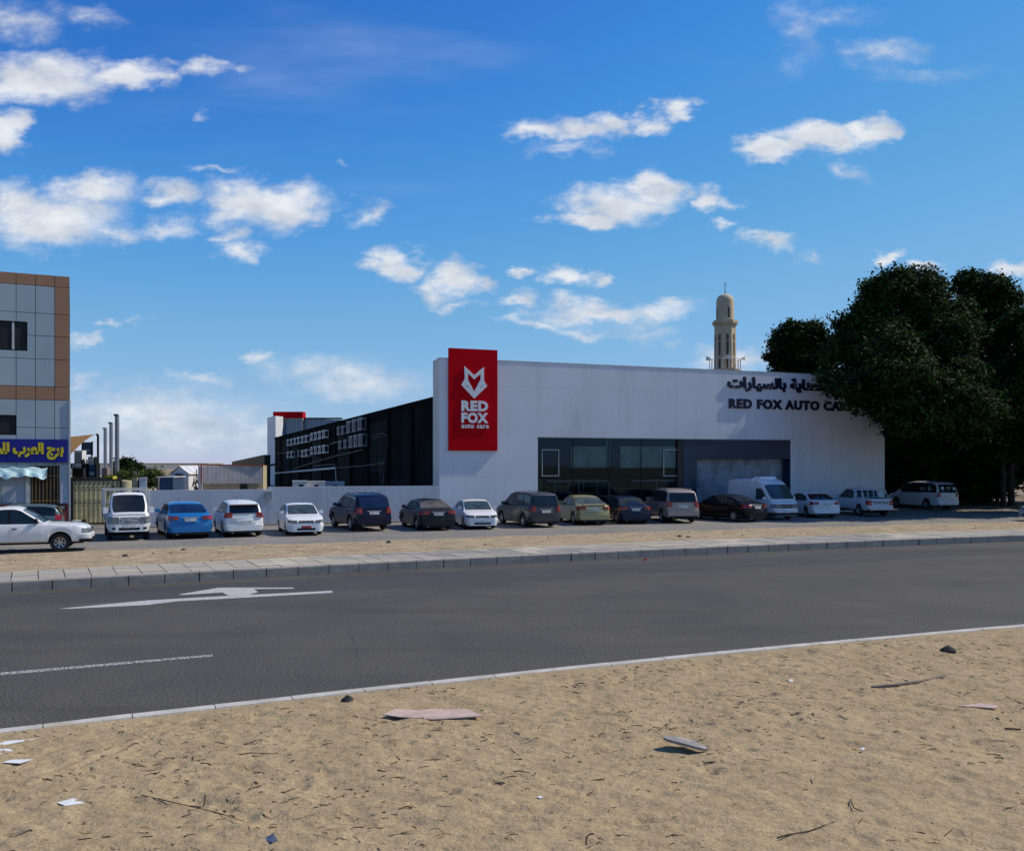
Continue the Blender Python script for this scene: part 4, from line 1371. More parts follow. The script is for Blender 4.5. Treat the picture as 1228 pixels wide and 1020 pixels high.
o = yard_box('utility_cabinet', 158.5, 164, 565, 573.5, 60, .4, M['acbody'], 'small grey cabinet on a post by the dark tree', 'cabinet', framed)
yard_box('cabinet_plinth', 160, 162.6, 573.6, 612, 60, .2, M['metal'], 'thin grey post under the small grey cabinet', 'post', framed)
yard_box('red_crate', 39.5, 47, 604.8, 608.2, 41.8, .3, mat('redcrate', (.55, .09, .03)), 'left of two orange red crates behind the dark hatchback', 'crate', slats)
yard_box('red_crate', 49, 56.5, 604.6, 608.2, 41.8, .3, bpy.data.materials['redcrate'], 'right of two orange red crates behind the dark hatchback', 'crate', slats)
yard_box('crate_bench', 34, 60, 608.3, 640, 41.7, .5, M['stack'], 'low dark bench that carries the two orange crates', 'bench', framed)
yard_box('planter', 85.5, 98, 624, 632, 44.2, .4, M['fin_side'], 'small pale planter at the foot of the cream gate', 'planter', framed)

# ------------------------------------------------------------------ minaret
MY = 105.0
mc = PY(869.5, 556, MY); mc.z = 0
mn = empty('minaret', mc); tag(mn, 'cream octagonal minaret with a domed lantern rising behind the white facade', 'minaret')
M['stone'] = mat('minaretstone', (.52, .42, .27), rough=.8, var=.07, scale=.8, stain=((.34, .26, .16), .4, 1.2, (1, 1, .4)))
M['slot'] = mat('minaretslot', (.10, .07, .045))


def mz(py): return PY(869, py, MY).z


r0 = 1.24
ph = R(22.5)
s = MB(); s.lathe([(r0 * 1.06, 0), (r0 * 1.06, mz(446)), (r0 * 1.04, mz(440)), (r0, mz(391)), (0, mz(391))], n=8, ph=ph); s.build('shaft', M['stone'], mn)
for i, (rr, a, b) in enumerate(((1.36, 390.8, 388.8), (1.52, 388.7, 386.2), (1.42, 386.1, 384.6))):
    s = MB(); s.lathe([(0, mz(a)), (rr, mz(a)), (rr, mz(b)), (0, mz(b))], n=8, ph=ph); s.build('cornice', M['stone'], mn)
s = MB(); s.lathe([(1.02, mz(384.5)), (1.02, mz(362)), (1.0, mz(360)), (.92, mz(357.5)), (.74, mz(355)), (.45, mz(353.3)), (.18, mz(352.6)), (0, mz(352.4))], n=20); s.build('lantern', M['stone'], mn, smooth=True)
s = MB(); s.tube([(0, 0, mz(352.6)), (0, 0, mz(340.5))], .035, 6); s.lathe([(0, mz(351)), (.11, mz(350)), (0, mz(349))], n=8)
s.tube([(.13 * math.cos(q), 0, mz(340) + .13 * math.sin(q)) for q in np.linspace(2.2, 7.2, 9)], .025, 5)
s.build('finial', M['trim'], mn)
for k in range(8):
    a = R(45 * k) ; c, si = math.cos(a), math.sin(a)
    ap = r0 * math.cos(ph)
    s = MB()
    for (y0, y1) in ((402, 409), (410.5, 427), (429, 444)):
        kk = ap + .045
        s.hexa((c * (kk - .02) + si * .13, si * (kk - .02) - c * .13, mz(y1)), (-si * .26, c * .26, 0), (c * .03, si * .03, 0), (0, 0, mz(y0) - mz(y1)))
    s.build('slot_window', M['slot'], mn)
    if k % 2 == 0:
        s = MB(); a2 = a + R(12)
        c2, s2 = math.cos(a2), math.sin(a2)
        s.hexa((c2 * 1.0 + s2 * .11, s2 * 1.0 - c2 * .11, mz(382)), (-s2 * .22, c2 * .22, 0), (c2 * .04, s2 * .04, 0), (0, 0, mz(370) - mz(382))); s.build('lantern_window', M['slot'], mn)
s = MB(); s.lathe([(0, mz(445)), (1.9, mz(445)), (1.9, mz(443.5)), (0, mz(443.5))], n=16); s.build('balcony', M['stone'], mn)
s = MB()
for k in range(16):
    a = 2 * math.pi * k / 16; s.tube([(1.8 * math.cos(a), 1.8 * math.sin(a), mz(443.5)), (1.8 * math.cos(a), 1.8 * math.sin(a), mz(431))], .045, 5)
s.tube([(1.8 * math.cos(q), 1.8 * math.sin(q), mz(431.5)) for q in np.linspace(0, 2 * math.pi, 17)], .04, 5)
s.build('railing', M['fin_side'], mn)
for (dx, dy, sgn_) in ((-1.75, -.3, -1), (1.75, -.4, 1), (-.15, -1.85, 0)):
    s = MB(); zc = mz(430.5)
    d = Vector((sgn_, -.5, 0)).normalized()
    p0 = Vector((dx, dy, zc)); s.tube([p0, p0 + d * .18, p0 + d * .42, p0 + d * .5], [.07, .09, .24, .27], 10); s.build('loudspeaker', M['fin_side'], mn)

# ------------------------------------------------------------------ vehicles
TYPES = {
    'sedan': dict(L=4.7, W=1.8, x0=-2.35, x1=2.35, rw=.325, wx=(-1.35, 1.38), sill=.22,
                  top=[(-2.35, .80), (-2.31, .97), (-2.2, 1.02), (-1.7, 1.04), (-1.2, 1.0), (1.0, .96), (1.35, .96), (1.9, .87), (2.22, .74), (2.35, .60)],
                  roof=[(-1.85, 1.03), (-1.05, 1.36), (-.75, 1.43), (-.3, 1.465), (.1, 1.465), (.42, 1.41), (1.28, .95)],
                  win=[(-1.38, -.92), (-.86, -.02), (.06, .98)], doors=[(-1.0, .02), (.05, 1.05)], back=(-1.76, -1.02), front=(.46, 1.22),
                  tl=(.60, .40, .74, .97), hl=(.50, .40, .60, .76), tg=None),
    'hatch': dict(L=4.3, W=1.7, x0=-2.1, x1=2.15, rw=.315, wx=(-1.28, 1.28), sill=.22,
                  top=[(-2.1, .85), (-2.07, 1.0), (-2.0, 1.04), (-1.6, 1.05), (.9, .99), (1.2, 1.0), (1.75, .89), (2.05, .74), (2.15, .58)],
                  roof=[(-2.06, 1.05), (-1.92, 1.36), (-1.75, 1.48), (-1.3, 1.53), (-.2, 1.545), (.25, 1.49), (1.22, .98)],
                  win=[(-1.82, -1.15), (-1.05, -.1), (-.02, .95)], doors=[(-1.05, -.06), (-.03, 1.0)], back=(-2.05, -1.86), front=(.3, 1.15),
                  tl=(.68, .28, .80, 1.08), hl=(.48, .42, .62, .80), tg=None),
    'suv': dict(L=4.7, W=1.85, x0=-2.33, x1=2.35, rw=.36, wx=(-1.33, 1.38), sill=.33,
                top=[(-2.33, .85), (-2.31, 1.05), (-2.25, 1.1), (-1.6, 1.12), (1.0, 1.08), (1.3, 1.08), (1.95, .98), (2.25, .82), (2.35, .62)],
                roof=[(-2.27, 1.1), (-2.12, 1.52), (-1.95, 1.68), (-1.5, 1.74), (-.2, 1.765), (.2, 1.70), (1.2, 1.08)],
                win=[(-2.02, -1.2), (-1.12, -.1), (-.02, .95)], doors=[(-1.12, -.06), (-.03, 1.05)], back=(-2.26, -2.04), front=(.26, 1.13),
                tl=(.74, .22, .84, 1.14), hl=(.52, .40, .70, .88), tg=None, rails=True),
    'mpv': dict(L=4.65, W=1.77, x0=-2.3, x1=2.35, rw=.33, wx=(-1.3, 1.45), sill=.26,
                top=[(-2.3, .85), (-2.28, 1.05), (-2.2, 1.09), (-1.6, 1.1), (1.2, 1.04), (1.5, 1.04), (2.0, .94), (2.26, .76), (2.35, .58)],
                roof=[(-2.26, 1.09), (-2.15, 1.50), (-2.0, 1.68), (-1.5, 1.745), (0, 1.76), (.45, 1.69), (1.55, 1.03)],
                win=[(-2.1, -1.3), (-1.2, -.1), (-.02, 1.2)], doors=[(-1.2, -.06), (-.03, 1.15)], back=(-2.25, -2.06), front=(.52, 1.46),
                tl=(.76, .22, .80, 1.10), hl=(.52, .42, .62, .82), tg=None),
    'van': dict(L=5.0, W=1.88, x0=-2.45, x1=2.5, rw=.34, wx=(-1.35, 1.45), sill=.27,
                top=[(-2.45, .9), (-2.44, 1.08), (-2.4, 1.12), (1.9, 1.12), (2.2, 1.08), (2.4, .98), (2.5, .68)],
                roof=[(-2.42, 1.12), (-2.36, 2.1), (-2.25, 2.24), (-1.8, 2.28), (.7, 2.28), (1.1, 2.18), (1.35, 1.98), (2.22, 1.08)],
                win=[(.72, 1.92)], doors=[(.55, 1.85), (-1.2, .5)], back=(-2.40, -2.37), front=(1.36, 2.13),
                tl=(.62, .22, .80, 1.1), hl=(.50, .36, .66, .92), tg=None),
    'pickup': dict(L=5.05, W=1.76, x0=-2.5, x1=2.5, rw=.34, wx=(-1.55, 1.5), sill=.36,
                   top=[(-2.5, 1.0), (-2.49, 1.04), (-2.46, 1.06), (.85, 1.05), (1.05, 1.04), (2.0, .99), (2.36, .92), (2.47, .80), (2.5, .68)],
                   roof=[(-1.0, 1.06), (-.90, 1.48), (-.72, 1.60), (-.3, 1.64), (.02, 1.64), (.22, 1.58), (1.02, 1.04)],
                   win=[(-.86, -.22), (-.12, .84)], doors=[(-.92, -.17), (-.14, .92)], back=(-.98, -.93), front=(.27, .97),
                   tl=(.70, .16, .66, .98), hl=(.52, .34, .66, .86), tg=None, bed=(-2.42, -1.08)),
    'truck': dict(L=4.3, W=1.66, x0=.45, x1=2.1, rw=.30, wx=(-1.25, 1.28), sill=.38,
                  top=[(.45, 1.1), (.5, 1.12), (1.75, 1.12), (1.98, 1.06), (2.08, .9), (2.1, .7)],
                  roof=[(.48, 1.12), (.52, 1.72), (.62, 1.86), (.9, 1.92), (1.2, 1.92), (1.38, 1.85), (2.02, 1.08)],
                  win=[(.62, 1.85)], doors=[(.55, 1.8)], back=(.485, .50), front=(1.41, 1.96),
                  tl=None, hl=(.50, .34, .66, .98), tg=None, flatbed=True),
}
wheel_cache = {}


def wheel_meshes(r, w, style=0):
    k = (round(r, 3), style)
    if k in wheel_cache: return wheel_cache[k]
    s = MB()
    s.lathe([(r * .62, -w / 2), (r * .93, -w / 2), (r * .985, -w * .42), (r, -w * .25), (r, w * .25), (r * .985, w * .42), (r * .93, w / 2), (r * .62, w / 2)], n=28, axis='y')
    a = s.build('wheel', M['tyre'], smooth=True)
    s = MB()
    s.lathe([(r * .64, w * .40), (r * .60, w * .44), (r * .56, w * .30), (r * .50, w * .26)], n=24, axis='y', mi=0)
    s.lathe([(r * .56, w * .16), (0, w * .14)], n=24, axis='y', mi=1)
    ns = (5, 7, 10)[style % 3]
    for i in range(ns):
        t = 2 * math.pi * i / ns; c, si = math.cos(t), math.sin(t)
        wd = r * (.13 if ns < 10 else .06)
        s.hexa((c * r * .08 - si * wd / 2 * -1 - 0, w * .24, si * r * .08 - c * wd / 2), (c * r * .50, w * .08, si * r * .50), (-si * wd, 0, c * wd), (0, w * .10, 0))
    s.lathe([(r * .15, w * .2), (r * .15, w * .40), (0, w * .42)], n=12, axis='y')
    b = s.build('rim', [M['rim'], M['under']], smooth=True)
    ma, mb_ = a.data, b.data
    bpy.data.objects.remove(a); bpy.data.objects.remove(b)
    wheel_cache[k] = (ma, mb_)
    return wheel_cache[k]


def car(name, typ, x, y, th, paint_m, label, cat='car', group='vehicles parked in front of the workshop', glass='glass', rim=0, scale=1.0, trim_low=False,
        spoiler=False, plate='plate', skip=(), rails=False, text=None, roof_k=None, bumper=None, z=0.0, hub_dark=False):
    T = TYPES[typ]
    W2 = T['W'] / 2
    root = empty(name, (x, y, z), R(90 - th))
    root.scale = (scale,) * 3
    tag(root, label, cat, group)
    tx = np.linspace(T['x0'], T['x1'], 400)
    tz = np.interp(tx, [p[0] for p in T['top']], [p[1] for p in T['top']])
    k = 9; tz2 = np.convolve(np.pad(tz, k, 'edge'), np.ones(2 * k + 1) / (2 * k + 1), 'valid')
    wgt = np.clip(np.minimum(tx - T['x0'], T['x1'] - tx) / .15, 0, 1); tz = tz * (1 - wgt) + tz2 * wgt
    top = lambda q: float(np.interp(q, tx, tz))
    RX = [p[0] for p in T['roof']]; RZ = [p[1] for p in T['roof']]
    gx = np.linspace(RX[0], RX[-1], 300); gz = np.interp(gx, RX, RZ)
    k = 8; gz2 = np.convolve(np.pad(gz, k, 'edge'), np.ones(2 * k + 1) / (2 * k + 1), 'valid')
    wgt = np.clip(np.minimum(gx - RX[0], RX[-1] - gx) / .1, 0, 1); gz = gz * (1 - wgt) + gz2 * wgt
    roof = lambda q: float(np.interp(q, gx, gz))
    ra = T['rw'] + .055

    def hw(q):
        w = W2
        t = (q - (T['x1'] - .55)) / .55
        if t > 0: w *= 1 - .22 * t ** 2.6
        t = ((T['x0'] + .35) - q) / .35
        if t > 0: w *= 1 - .12 * t ** 2.4
        return w

    def zbot(q):
        zb = T['sill']
        t = (q - (T['x1'] - .3)) / .3
        if t > 0: zb += .03 * t
        for wx in T['wx']:
            d = abs(q - wx)
            if d < ra: zb = max(zb, T['rw'] + math.sqrt(max(0, ra * ra - d * d)) * 1.0)
        return zb
    xs = set(np.linspace(T['x0'], T['x1'], 34))
    xs |= {T['x0'] + .03, T['x0'] + .08, T['x1'] - .04, T['x1'] - .09, T['x1'] - .15}
    for wx in T['wx']:
        for a in np.linspace(0, math.pi, 13): xs.add(wx + ra * math.cos(a))
        xs.add(wx - ra - .002); xs.add(wx + ra + .002)
    xs = sorted(q for q in xs if T['x0'] <= q <= T['x1'])
    fr = [0, 0, .07, .5, .82, .95, .995, 1.012, 1.02]
    fy = [0, .88, .965, 1, .985, .95, .89, .5, 0]
    fb = [0, .86, .975, 1.0, .985, .95, .89, .5, 0]

    def ring(q):
        zb, zt_ = zbot(q), top(q); h = zt_ - zb; w = hw(q)
        return [(w * a, zb + h * b) for a, b in zip(fy, fr)]

    def side_y(q, z_):
        rg = ring(q)[1:7]
        return float(np.interp(z_, [p[1] for p in rg], [p[0] for p in rg]))
    s = MB(); n = len(fy)
    for q in xs:
        rg = ring(q)
        for (yy_, zz_) in rg: s.v.append((q, yy_, zz_))
        for (yy_, zz_) in rg[1:-1][::-1]: s.v.append((q, -yy_, zz_))
    m_ = 2 * n - 2
    for i in range(len(xs) - 1):
        for j in range(m_):
            j2 = (j + 1) % m_
            s.f.append((i * m_ + j, (i + 1) * m_ + j, (i + 1) * m_ + j2, i * m_ + j2))
            s.m.append(1 if j in (0, m_ - 1) else 0)
    s.f.append(tuple(range(m_))); s.m.append(0)
    e = (len(xs) - 1) * m_; s.f.append(tuple(reversed(range(e, e + m_)))); s.m.append(0)
    s.f = [tuple(reversed(f)) for f in s.f]
    body = s.build('body', [paint_m, M['under']], root, smooth=True, ang=38)
    # inner wheel housings
    s = MB()
    for wx in T['wx']:
        if T['x0'] < wx < T['x1']:
            s.box((wx, 0, T['rw'] + .1), (ra * 1.7, T['W'] - .52, T['rw'] * 1.5))
    s.box(((T['x0'] + T['x1']) / 2, 0, T['sill'] + .01), ((T['x1'] - T['x0']) - .5, T['W'] * .8, .16))
    s.build('underside', M['under'], root)
    # greenhouse
    tumble = .30 if typ in ('sedan', 'hatch') else .17 if typ != 'van' else .07
    belt = lambda q: min(top(q), 1.5) - .012
    wb = lambda q: hw(q) * .925 * (1 - .03 * max(0, (q - (RX[-1] - .6)) / .6) ** 2)

    def wt(q, z_): return wb(q) - tumble * max(0, z_ - belt(q))
    gxs = sorted(set(np.linspace(RX[0], RX[-1], 26)) | set(RX) | {a for w_ in T['win'] for a in w_})
    s = MB(); gn = 9
    for q in gxs:
        b = belt(q); h = max(.0, roof(q) - b); rr = min(.09, h * .4)
        zt_ = b + h
        rg = [(wb(q), b), (wt(q, b + h * .5), b + h * .5), (wt(q, zt_ - rr), zt_ - rr), (wt(q, zt_) - rr * .35, zt_ - rr * .3), (wt(q, zt_) - rr * 1.1, zt_ - .0), (wt(q, zt_) * .5, zt_ + .022 * min(1, h * 4)), (0, zt_ + .03 * min(1, h * 4))]
        gm = len(rg)
        for p in rg: s.v.append((q, p[0], p[1]))
        for p in rg[:-1][::-1]: s.v.append((q, -p[0], p[1]))
    gm = 2 * 7 - 1
    for i in range(len(gxs) - 1):
        for j in range(gm - 1):
            s.f.append((i * gm + j, i * gm + j + 1, (i + 1) * gm + j + 1, (i + 1) * gm + j)); s.m.append(0)
    s.f.append(tuple(range(gm))); s.m.append(0)
    e = (len(gxs) - 1) * gm; s.f.append(tuple(reversed(range(e, e + gm)))); s.m.append(0)
    s.build('roof', [paint_m], root, smooth=True, ang=42)

    # glazing
    def top_patch(a, b, nm, mg, zmax=None, nx=8):
        s = MB(); ny = 8
        for i in range(nx + 1):
            q = a + (b - a) * i / nx
            zt_ = roof(q); h = zt_ - belt(q)
            e_ = .01; dz = (roof(min(q + e_, RX[-1])) - roof(max(q - e_, RX[0]))) / (min(q + e_, RX[-1]) - max(q - e_, RX[0]))
            nx_, nz_ = -dz, 1.0; l = math.hypot(nx_, nz_); nx_ /= l; nz_ /= l
            wy = wt(q, zt_) - .075
            for j in range(ny + 1):
                y_ = -wy + 2 * wy * j / ny
                cr = (.022 if abs(y_) > wy * .5 else .03) * min(1, h * 4) * (1 - (abs(y_) / wy) ** 4)
                s.v.append((q + nx_ * .014, y_, zt_ + cr + nz_ * .014))
        for i in range(nx):
            for j in range(ny):
                s.f.append((i * (ny + 1) + j, (i + 1) * (ny + 1) + j, (i + 1) * (ny + 1) + j + 1, i * (ny + 1) + j + 1)); s.m.append(0)
        return s.build(nm, mg, root, smooth=True)
    G_ = M[glass]
    wsx = [q for q in T['front']]
    ws = top_patch(T['front'][0], T['front'][1], 'windscreen', G_)
    # rear glass: slab on the steep tail, else a patch on the slope
    bx0, bx1 = T['back']
    if 'bed' in T or 'flatbed' in T or typ in ('suv', 'mpv', 'hatch', 'van'):
        zlo = belt(RX[0]) + (.06 if typ != 'van' else .35); zhi = {'suv': 1.60, 'mpv': 1.61, 'hatch': 1.45, 'van': 1.85, 'pickup': 1.5, 'truck': 1.7}[typ]
        xz = lambda z_: float(np.interp(z_, RZ[:4], RX[:4]))
        s = MB(); ny = 8
        for i in range(6):
            z_ = zlo + (zhi - zlo) * i / 5; q = xz(z_)
            wy = wt(q, z_) - .075
            for j in range(ny + 1): s.v.append((q - .022 - (.012 if z_ > zhi - .1 else 0), -wy + 2 * wy * j / ny, z_))
        for i in range(5):
            for j in range(ny): s.f.append((i * (ny + 1) + j, i * (ny + 1) + j + 1, (i + 1) * (ny + 1) + j + 1, (i + 1) * (ny + 1) + j)); s.m.append(0)
        rg_ = s.build('rear_window', G_, root, smooth=True)
    else:
        rg_ = top_patch(bx0, bx1, 'rear_window', G_)
    for sg_ in (1, -1):
        for (a, b) in T['win']:
            s = MB(); nx = 12; cols = []
            for i in range(nx + 1):
                q = a + (b - a) * i / nx
                lo = belt(q) + .035; hi = roof(q) - (.085 if typ != 'van' else .30)
                if typ == 'van': hi = min(hi, 1.78)
                if typ == 'truck': hi = min(hi, 1.78)
                if hi - lo > .05: cols.append((q, lo, hi))
            for (q, lo, hi) in cols:
                for t in (0, .5, 1):
                    z_ = lo + (hi - lo) * t; s.v.append((q, sg_ * (wt(q, z_) + .012), z_))
            for i in range(len(cols) - 1):
                for j in range(2):
                    f = (i * 3 + j, (i + 1) * 3 + j, (i + 1) * 3 + j + 1, i * 3 + j + 1)
                    s.f.append(f if sg_ < 0 else tuple(reversed(f))); s.m.append(0)
            if s.f: s.build('side_window', G_, root, smooth=True)
        if len(T['win']) > 1:
            s = MB(); nx = 24; cols = []
            a, b = T['win'][0][0] - .03, T['win'][-1][1] + .03
            for i in range(nx + 1):
                q = a + (b - a) * i / nx
                lo = belt(q) + .015; hi = roof(q) - .065
                if hi - lo > .03: cols.append((q, lo, hi))
            for (q, lo, hi) in cols:
                for t in (0, .5, 1):
                    z_ = lo + (hi - lo) * t; s.v.append((q, sg_ * (wt(q, z_) + .006), z_))
            for i in range(len(cols) - 1):
                for j in range(2):
                    f = (i * 3 + j, (i + 1) * 3 + j, (i + 1) * 3 + j + 1, i * 3 + j + 1)
                    s.f.append(f if sg_ < 0 else tuple(reversed(f))); s.m.append(0)
            s.build('window_surround', M['trim'], root, smooth=True)
        # doors, a hair proud, so the shut lines show
        for (a, b) in T['doors']:
            s = MB(); nx = 8
            zl = T['sill'] + .10
            def dp(q, z_, o=.012): return (q, sg_ * (side_y(q, z_) + o), z_)
            for i in range(nx + 1):
                q = a + (b - a) * i / nx
                zb_l = max(zl, zbot(q) + .03); zu = top(q) - .07
                for t in np.linspace(0, 1, 6):
                    s.v.append(dp(q, zb_l + (zu - zb_l) * t))
            for i in range(nx):
                for j in range(5):
                    f = (i * 6 + j, (i + 1) * 6 + j, (i + 1) * 6 + j + 1, i * 6 + j + 1)
                    s.f.append(f if sg_ < 0 else tuple(reversed(f))); s.m.append(0)
            for (q) in (a, b):
                i0 = 0 if q == a else nx * 6
                for j in range(5):
                    v0, v1 = s.v[i0 + j], s.v[i0 + j + 1]
                    s.add([v0, v1, (v1[0], v1[1] - sg_ * .02, v1[2]), (v0[0], v0[1] - sg_ * .02, v0[2])], [(0, 1, 2, 3)])
            d = s.build('door', paint_m, root, smooth=True, ang=30)
            s = MB(); q = a + .12; z_ = top(q) - .17; s.box((q + .04, sg_ * (side_y(q, z_) + .028), z_), (.17, .03, .03)); s.build('handle', M['trim'] if trim_low else paint_m, d)
        # mirrors
        mxx = {'sedan': .82, 'hatch': .80, 'suv': .80, 'mpv': 1.0, 'van': 1.75, 'pickup': .72, 'truck': 1.72}[typ]
        s = MB(); mz_ = belt(mxx) + .10; my = wb(mxx)
        s.box((mxx, sg_ * (my + .12), mz_ + .02), (.12, .2, .15 if typ != 'truck' else .24), top=.86); s.box((mxx + .02, sg_ * (my + .01), mz_ - .05), (.08, .12, .05))
        s.build('mirror', M['trim'] if trim_low else paint_m, root, smooth=True)

    # path round each end, in plan
    def path(end):
        xe = T['x1'] if end > 0 else T['x0']; w = hw(xe)
        P = [(xe, w * t) for t in np.linspace(0, 1, 12)]
        for d in np.linspace(.03, .75, 20):
            q = xe - end * d; P.append((q, hw(q)))
        S = [0]
        for a, b in zip(P[:-1], P[1:]): S.append(S[-1] + math.hypot(a[0] - b[0], a[1] - b[1]))
        return np.array(P), np.array(S)

    def patch(nm, end, s0, s1, za, zb, off, thk, m, parent=root, n_=None):
        """curved slab on the front (end 1) or rear (end -1); za, zb: (height at s0, height at s1)"""
        P, S = path(end); n_ = n_ or max(3, int(abs(s1 - s0) / .1) + 2)
        s = MB()
        for i in range(n_ + 1):
            t = i / n_; q = s0 + (s1 - s0) * t; aq = abs(q); sg_ = 1 if q >= 0 else -1
            px_, py_ = float(np.interp(aq, S, P[:, 0])), float(np.interp(aq, S, P[:, 1]))
            e_ = .04
            dx, dy = float(np.interp(aq + e_, S, P[:, 0]) - np.interp(aq - e_, S, P[:, 0])), float(np.interp(aq + e_, S, P[:, 1]) - np.interp(max(aq - e_, 0), S, P[:, 1]))
            l = math.hypot(dx, dy) or 1; nx_, ny_ = dy / l * end, -dx / l * end
            if end < 0: nx_, ny_ = -dy / l, dx / l
            if aq < .05: nx_, ny_ = end, 0
            z0, z1 = za[0] + (za[1] - za[0]) * t, zb[0] + (zb[1] - zb[0]) * t
            for z_ in (z0, z1):
                kf = min(1, max(.8, side_y(px_, z_) / hw(px_)))
                for o in (off, off - thk):
                    # near the nose the cap sits at x_end: follow the plan outline
                    s.v.append((px_ + nx_ * o, sg_ * (py_ * (kf if aq > S[11] else 1) + ny_ * o), z_))
        for i in range(n_):
            a = i * 4; b = a + 4
            for f in ((a, b, b + 2, a + 2), (a + 1, a + 3, b + 3, b + 1), (a, a + 1, b + 1, b), (a + 2, b + 2, b + 3, a + 3)):
                s.f.append(f); s.m.append(0)
        s.f.append((0, 2, 3, 1)); s.m.append(0); a = n_ * 4; s.f.append((a, a + 1, a + 3, a + 2)); s.m.append(0)
        return s.build(nm, m, parent, smooth=True, ang=40)
    PF, SF = path(1); PR, SR = path(-1)
    wf, wr_ = SF[11], SR[11]
    low = T['sill']
    bm = bumper or paint_m
    fb_ = patch('front_bumper', 1, -(wf + .42), wf + .42, (low - .02, low - .02), (low + .27, low + .27), .045, .07, bm)
    patch('air_intake', 1, -wf * .62, wf * .62, (low + .05, low + .05), (low + .15, low + .15), .052, .02, M['trim'], fb_)
    s_ = T['hl'];
    hz0, hz1 = s_[2], s_[3]
    patch('grille', 1, -wf * .52, wf * .52, (hz0 + .02, hz0 + .02), (hz1 - .03, hz1 - .03), .012, .03, M['trim'])
    if typ not in ('truck',):
        patch('grille_bar', 1, -wf * .50, wf * .50, ((hz0 + hz1) / 2 - .015,) * 2, ((hz0 + hz1) / 2 + .015,) * 2, .02, .02, M['chrome'])
    else:
        for dz in (.06, .12, .18, .24):
            patch('grille_bar', 1, -wf * .50, wf * .50, (hz0 + dz - .01,) * 2, (hz0 + dz + .016,) * 2, .025, .02, paint_m)
    for sg_ in (1, -1):
        patch('headlight', 1, sg_ * wf * .60, sg_ * (wf + .30), (hz0 + .01, hz0 + .05), (hz1 - .02, hz1 + .0), .022, .05, M['lamp_clear'])
    s = MB(); pf = T['x1'] + .052
    s.box((pf, 0, low + .20), (.02, .46, .12)); s.build('number_plate', M[plate], root)
    if typ != 'truck':
        rb = patch('rear_bumper', -1, -(wr_ + .38), wr_ + .38, (low + .0,) * 2, (low + .30,) * 2, .05, .08, bm)
        zpl = {'sedan': .80, 'hatch': .62, 'suv': .86, 'mpv': .80, 'van': .62, 'pickup': .50}[typ]
        s = MB(); s.box((T['x0'] - .022 - (.04 if zpl < low + .3 else 0), 0, zpl), (.02, .48, .12)); s.build('number_plate', M[plate], root)
        patch('plate_garnish', -1, -.34, .34, (zpl + .075,) * 2, (zpl + .115,) * 2, .018, .02, M['chrome'] if typ in ('sedan', 'mpv', 'suv') else paint_m)
        a = T['tl']
        for sg_ in (1, -1):
            tl_ = patch('tail_light', -1, sg_ * wr_ * a[0], sg_ * (wr_ + a[1]), (a[2] + (.06 if typ in ('sedan', 'hatch') else 0), a[2] + .04), (a[3] - .02, a[3] + .0), .022, .05, M['lamp_red'])
            patch('clear_lens', -1, sg_ * wr_ * (a[0] + .06), sg_ * wr_ * .92, (a[2] + (a[3] - a[2]) * .36,) * 2, (a[2] + (a[3] - a[2]) * .48,) * 2, .030, .02, M['lamp_clear'], tl_)
        patch('lower_valance', -1, -(wr_ + .1), wr_ + .1, (low - .03,) * 2, (low + .06,) * 2, .056, .05, M['trim'])
        s = MB(); s.box((T['x0'] - .012, 0, low + .42), (.012, T['W'] * .62, .006)); s.build('boot_seam', M['under'], root)
        s = MB(); s.tube([(T['x0'] - .06, W2 * .6, low - .02), (T['x0'] + .3, W2 * .6, low - .02)], .03, 8); s.build('exhaust', M['metal'], root)
    if typ in ('suv', 'mpv', 'hatch', 'sedan'):
        s = MB(); xa = T['wx'][0] + ra + .03; xb = T['wx'][1] - ra - .03
        for sg_ in (1, -1): s.hexa((xa, sg_ * (side_y(0, low + .05) - .02), low - .01), (xb - xa, 0, 0), (0, sg_ * .035, 0), (0, 0, .09))
        s.build('sill', bm if typ in ('suv',) else paint_m, root)
    if rails:
        s = MB()
        for sg_ in (1, -1):
            yy_ = sg_ * (wt(-.5, roof(-.5)) - .12)
            s.tube([(-1.7, yy_, roof(-1.7) + .01), (-1.6, yy_, roof(-1.6) + .06), (.0, yy_, roof(0) + .06), (.1, yy_, roof(.1) + .01)], .02, 6)
        s.build('roof_rails', M['metal'], root)
    if spoiler:
        q = T['x0'] + (.12 if typ == 'sedan' else .02); z_ = top(q) + .10 if typ == 'sedan' else roof(-1.9) + .09
        s = MB(); s.box((q, 0, z_), (.16, T['W'] * .74, .03), top=.95)
        if typ == 'sedan':
            for sg_ in (1, -1): s.box((q + .03, sg_ * W2 * .62, z_ - .05), (.08, .04, .09))
        else: s.box((q + .10, 0, z_ - .015), (.16, T['W'] * .70, .05))
        s.build('spoiler', paint_m, root)
    s = MB()
    if typ not in ('truck',):
        for yy_ in (.2, -.35):
            q0, q1 = T['front'][1], T['front'][1] - .28
            s.tube([(q0, yy_, roof(q0) + .05), (q1, yy_ - .35, roof(q1) + .05)], .008, 4)
        s.build('wiper', M['trim'], root)
        s = MB(); qa = RX[2] + .25; s.tube([(qa, .25, roof(qa)), (qa - .12, .25, roof(qa) + .28)], .006, 4); s.build('aerial', M['trim'], root)
    ma, mb2 = wheel_meshes(T['rw'], .2, rim)
    for wx in T['wx']:
        for sg_ in (1, -1):
            w_ = link('wheel', ma, root); w_.location = (wx, sg_ * (W2 - .135), T['rw']); w_.rotation_euler = (0, 0.3 * wx, 0 if sg_ > 0 else math.pi)
            link('rim', mb2, w_)
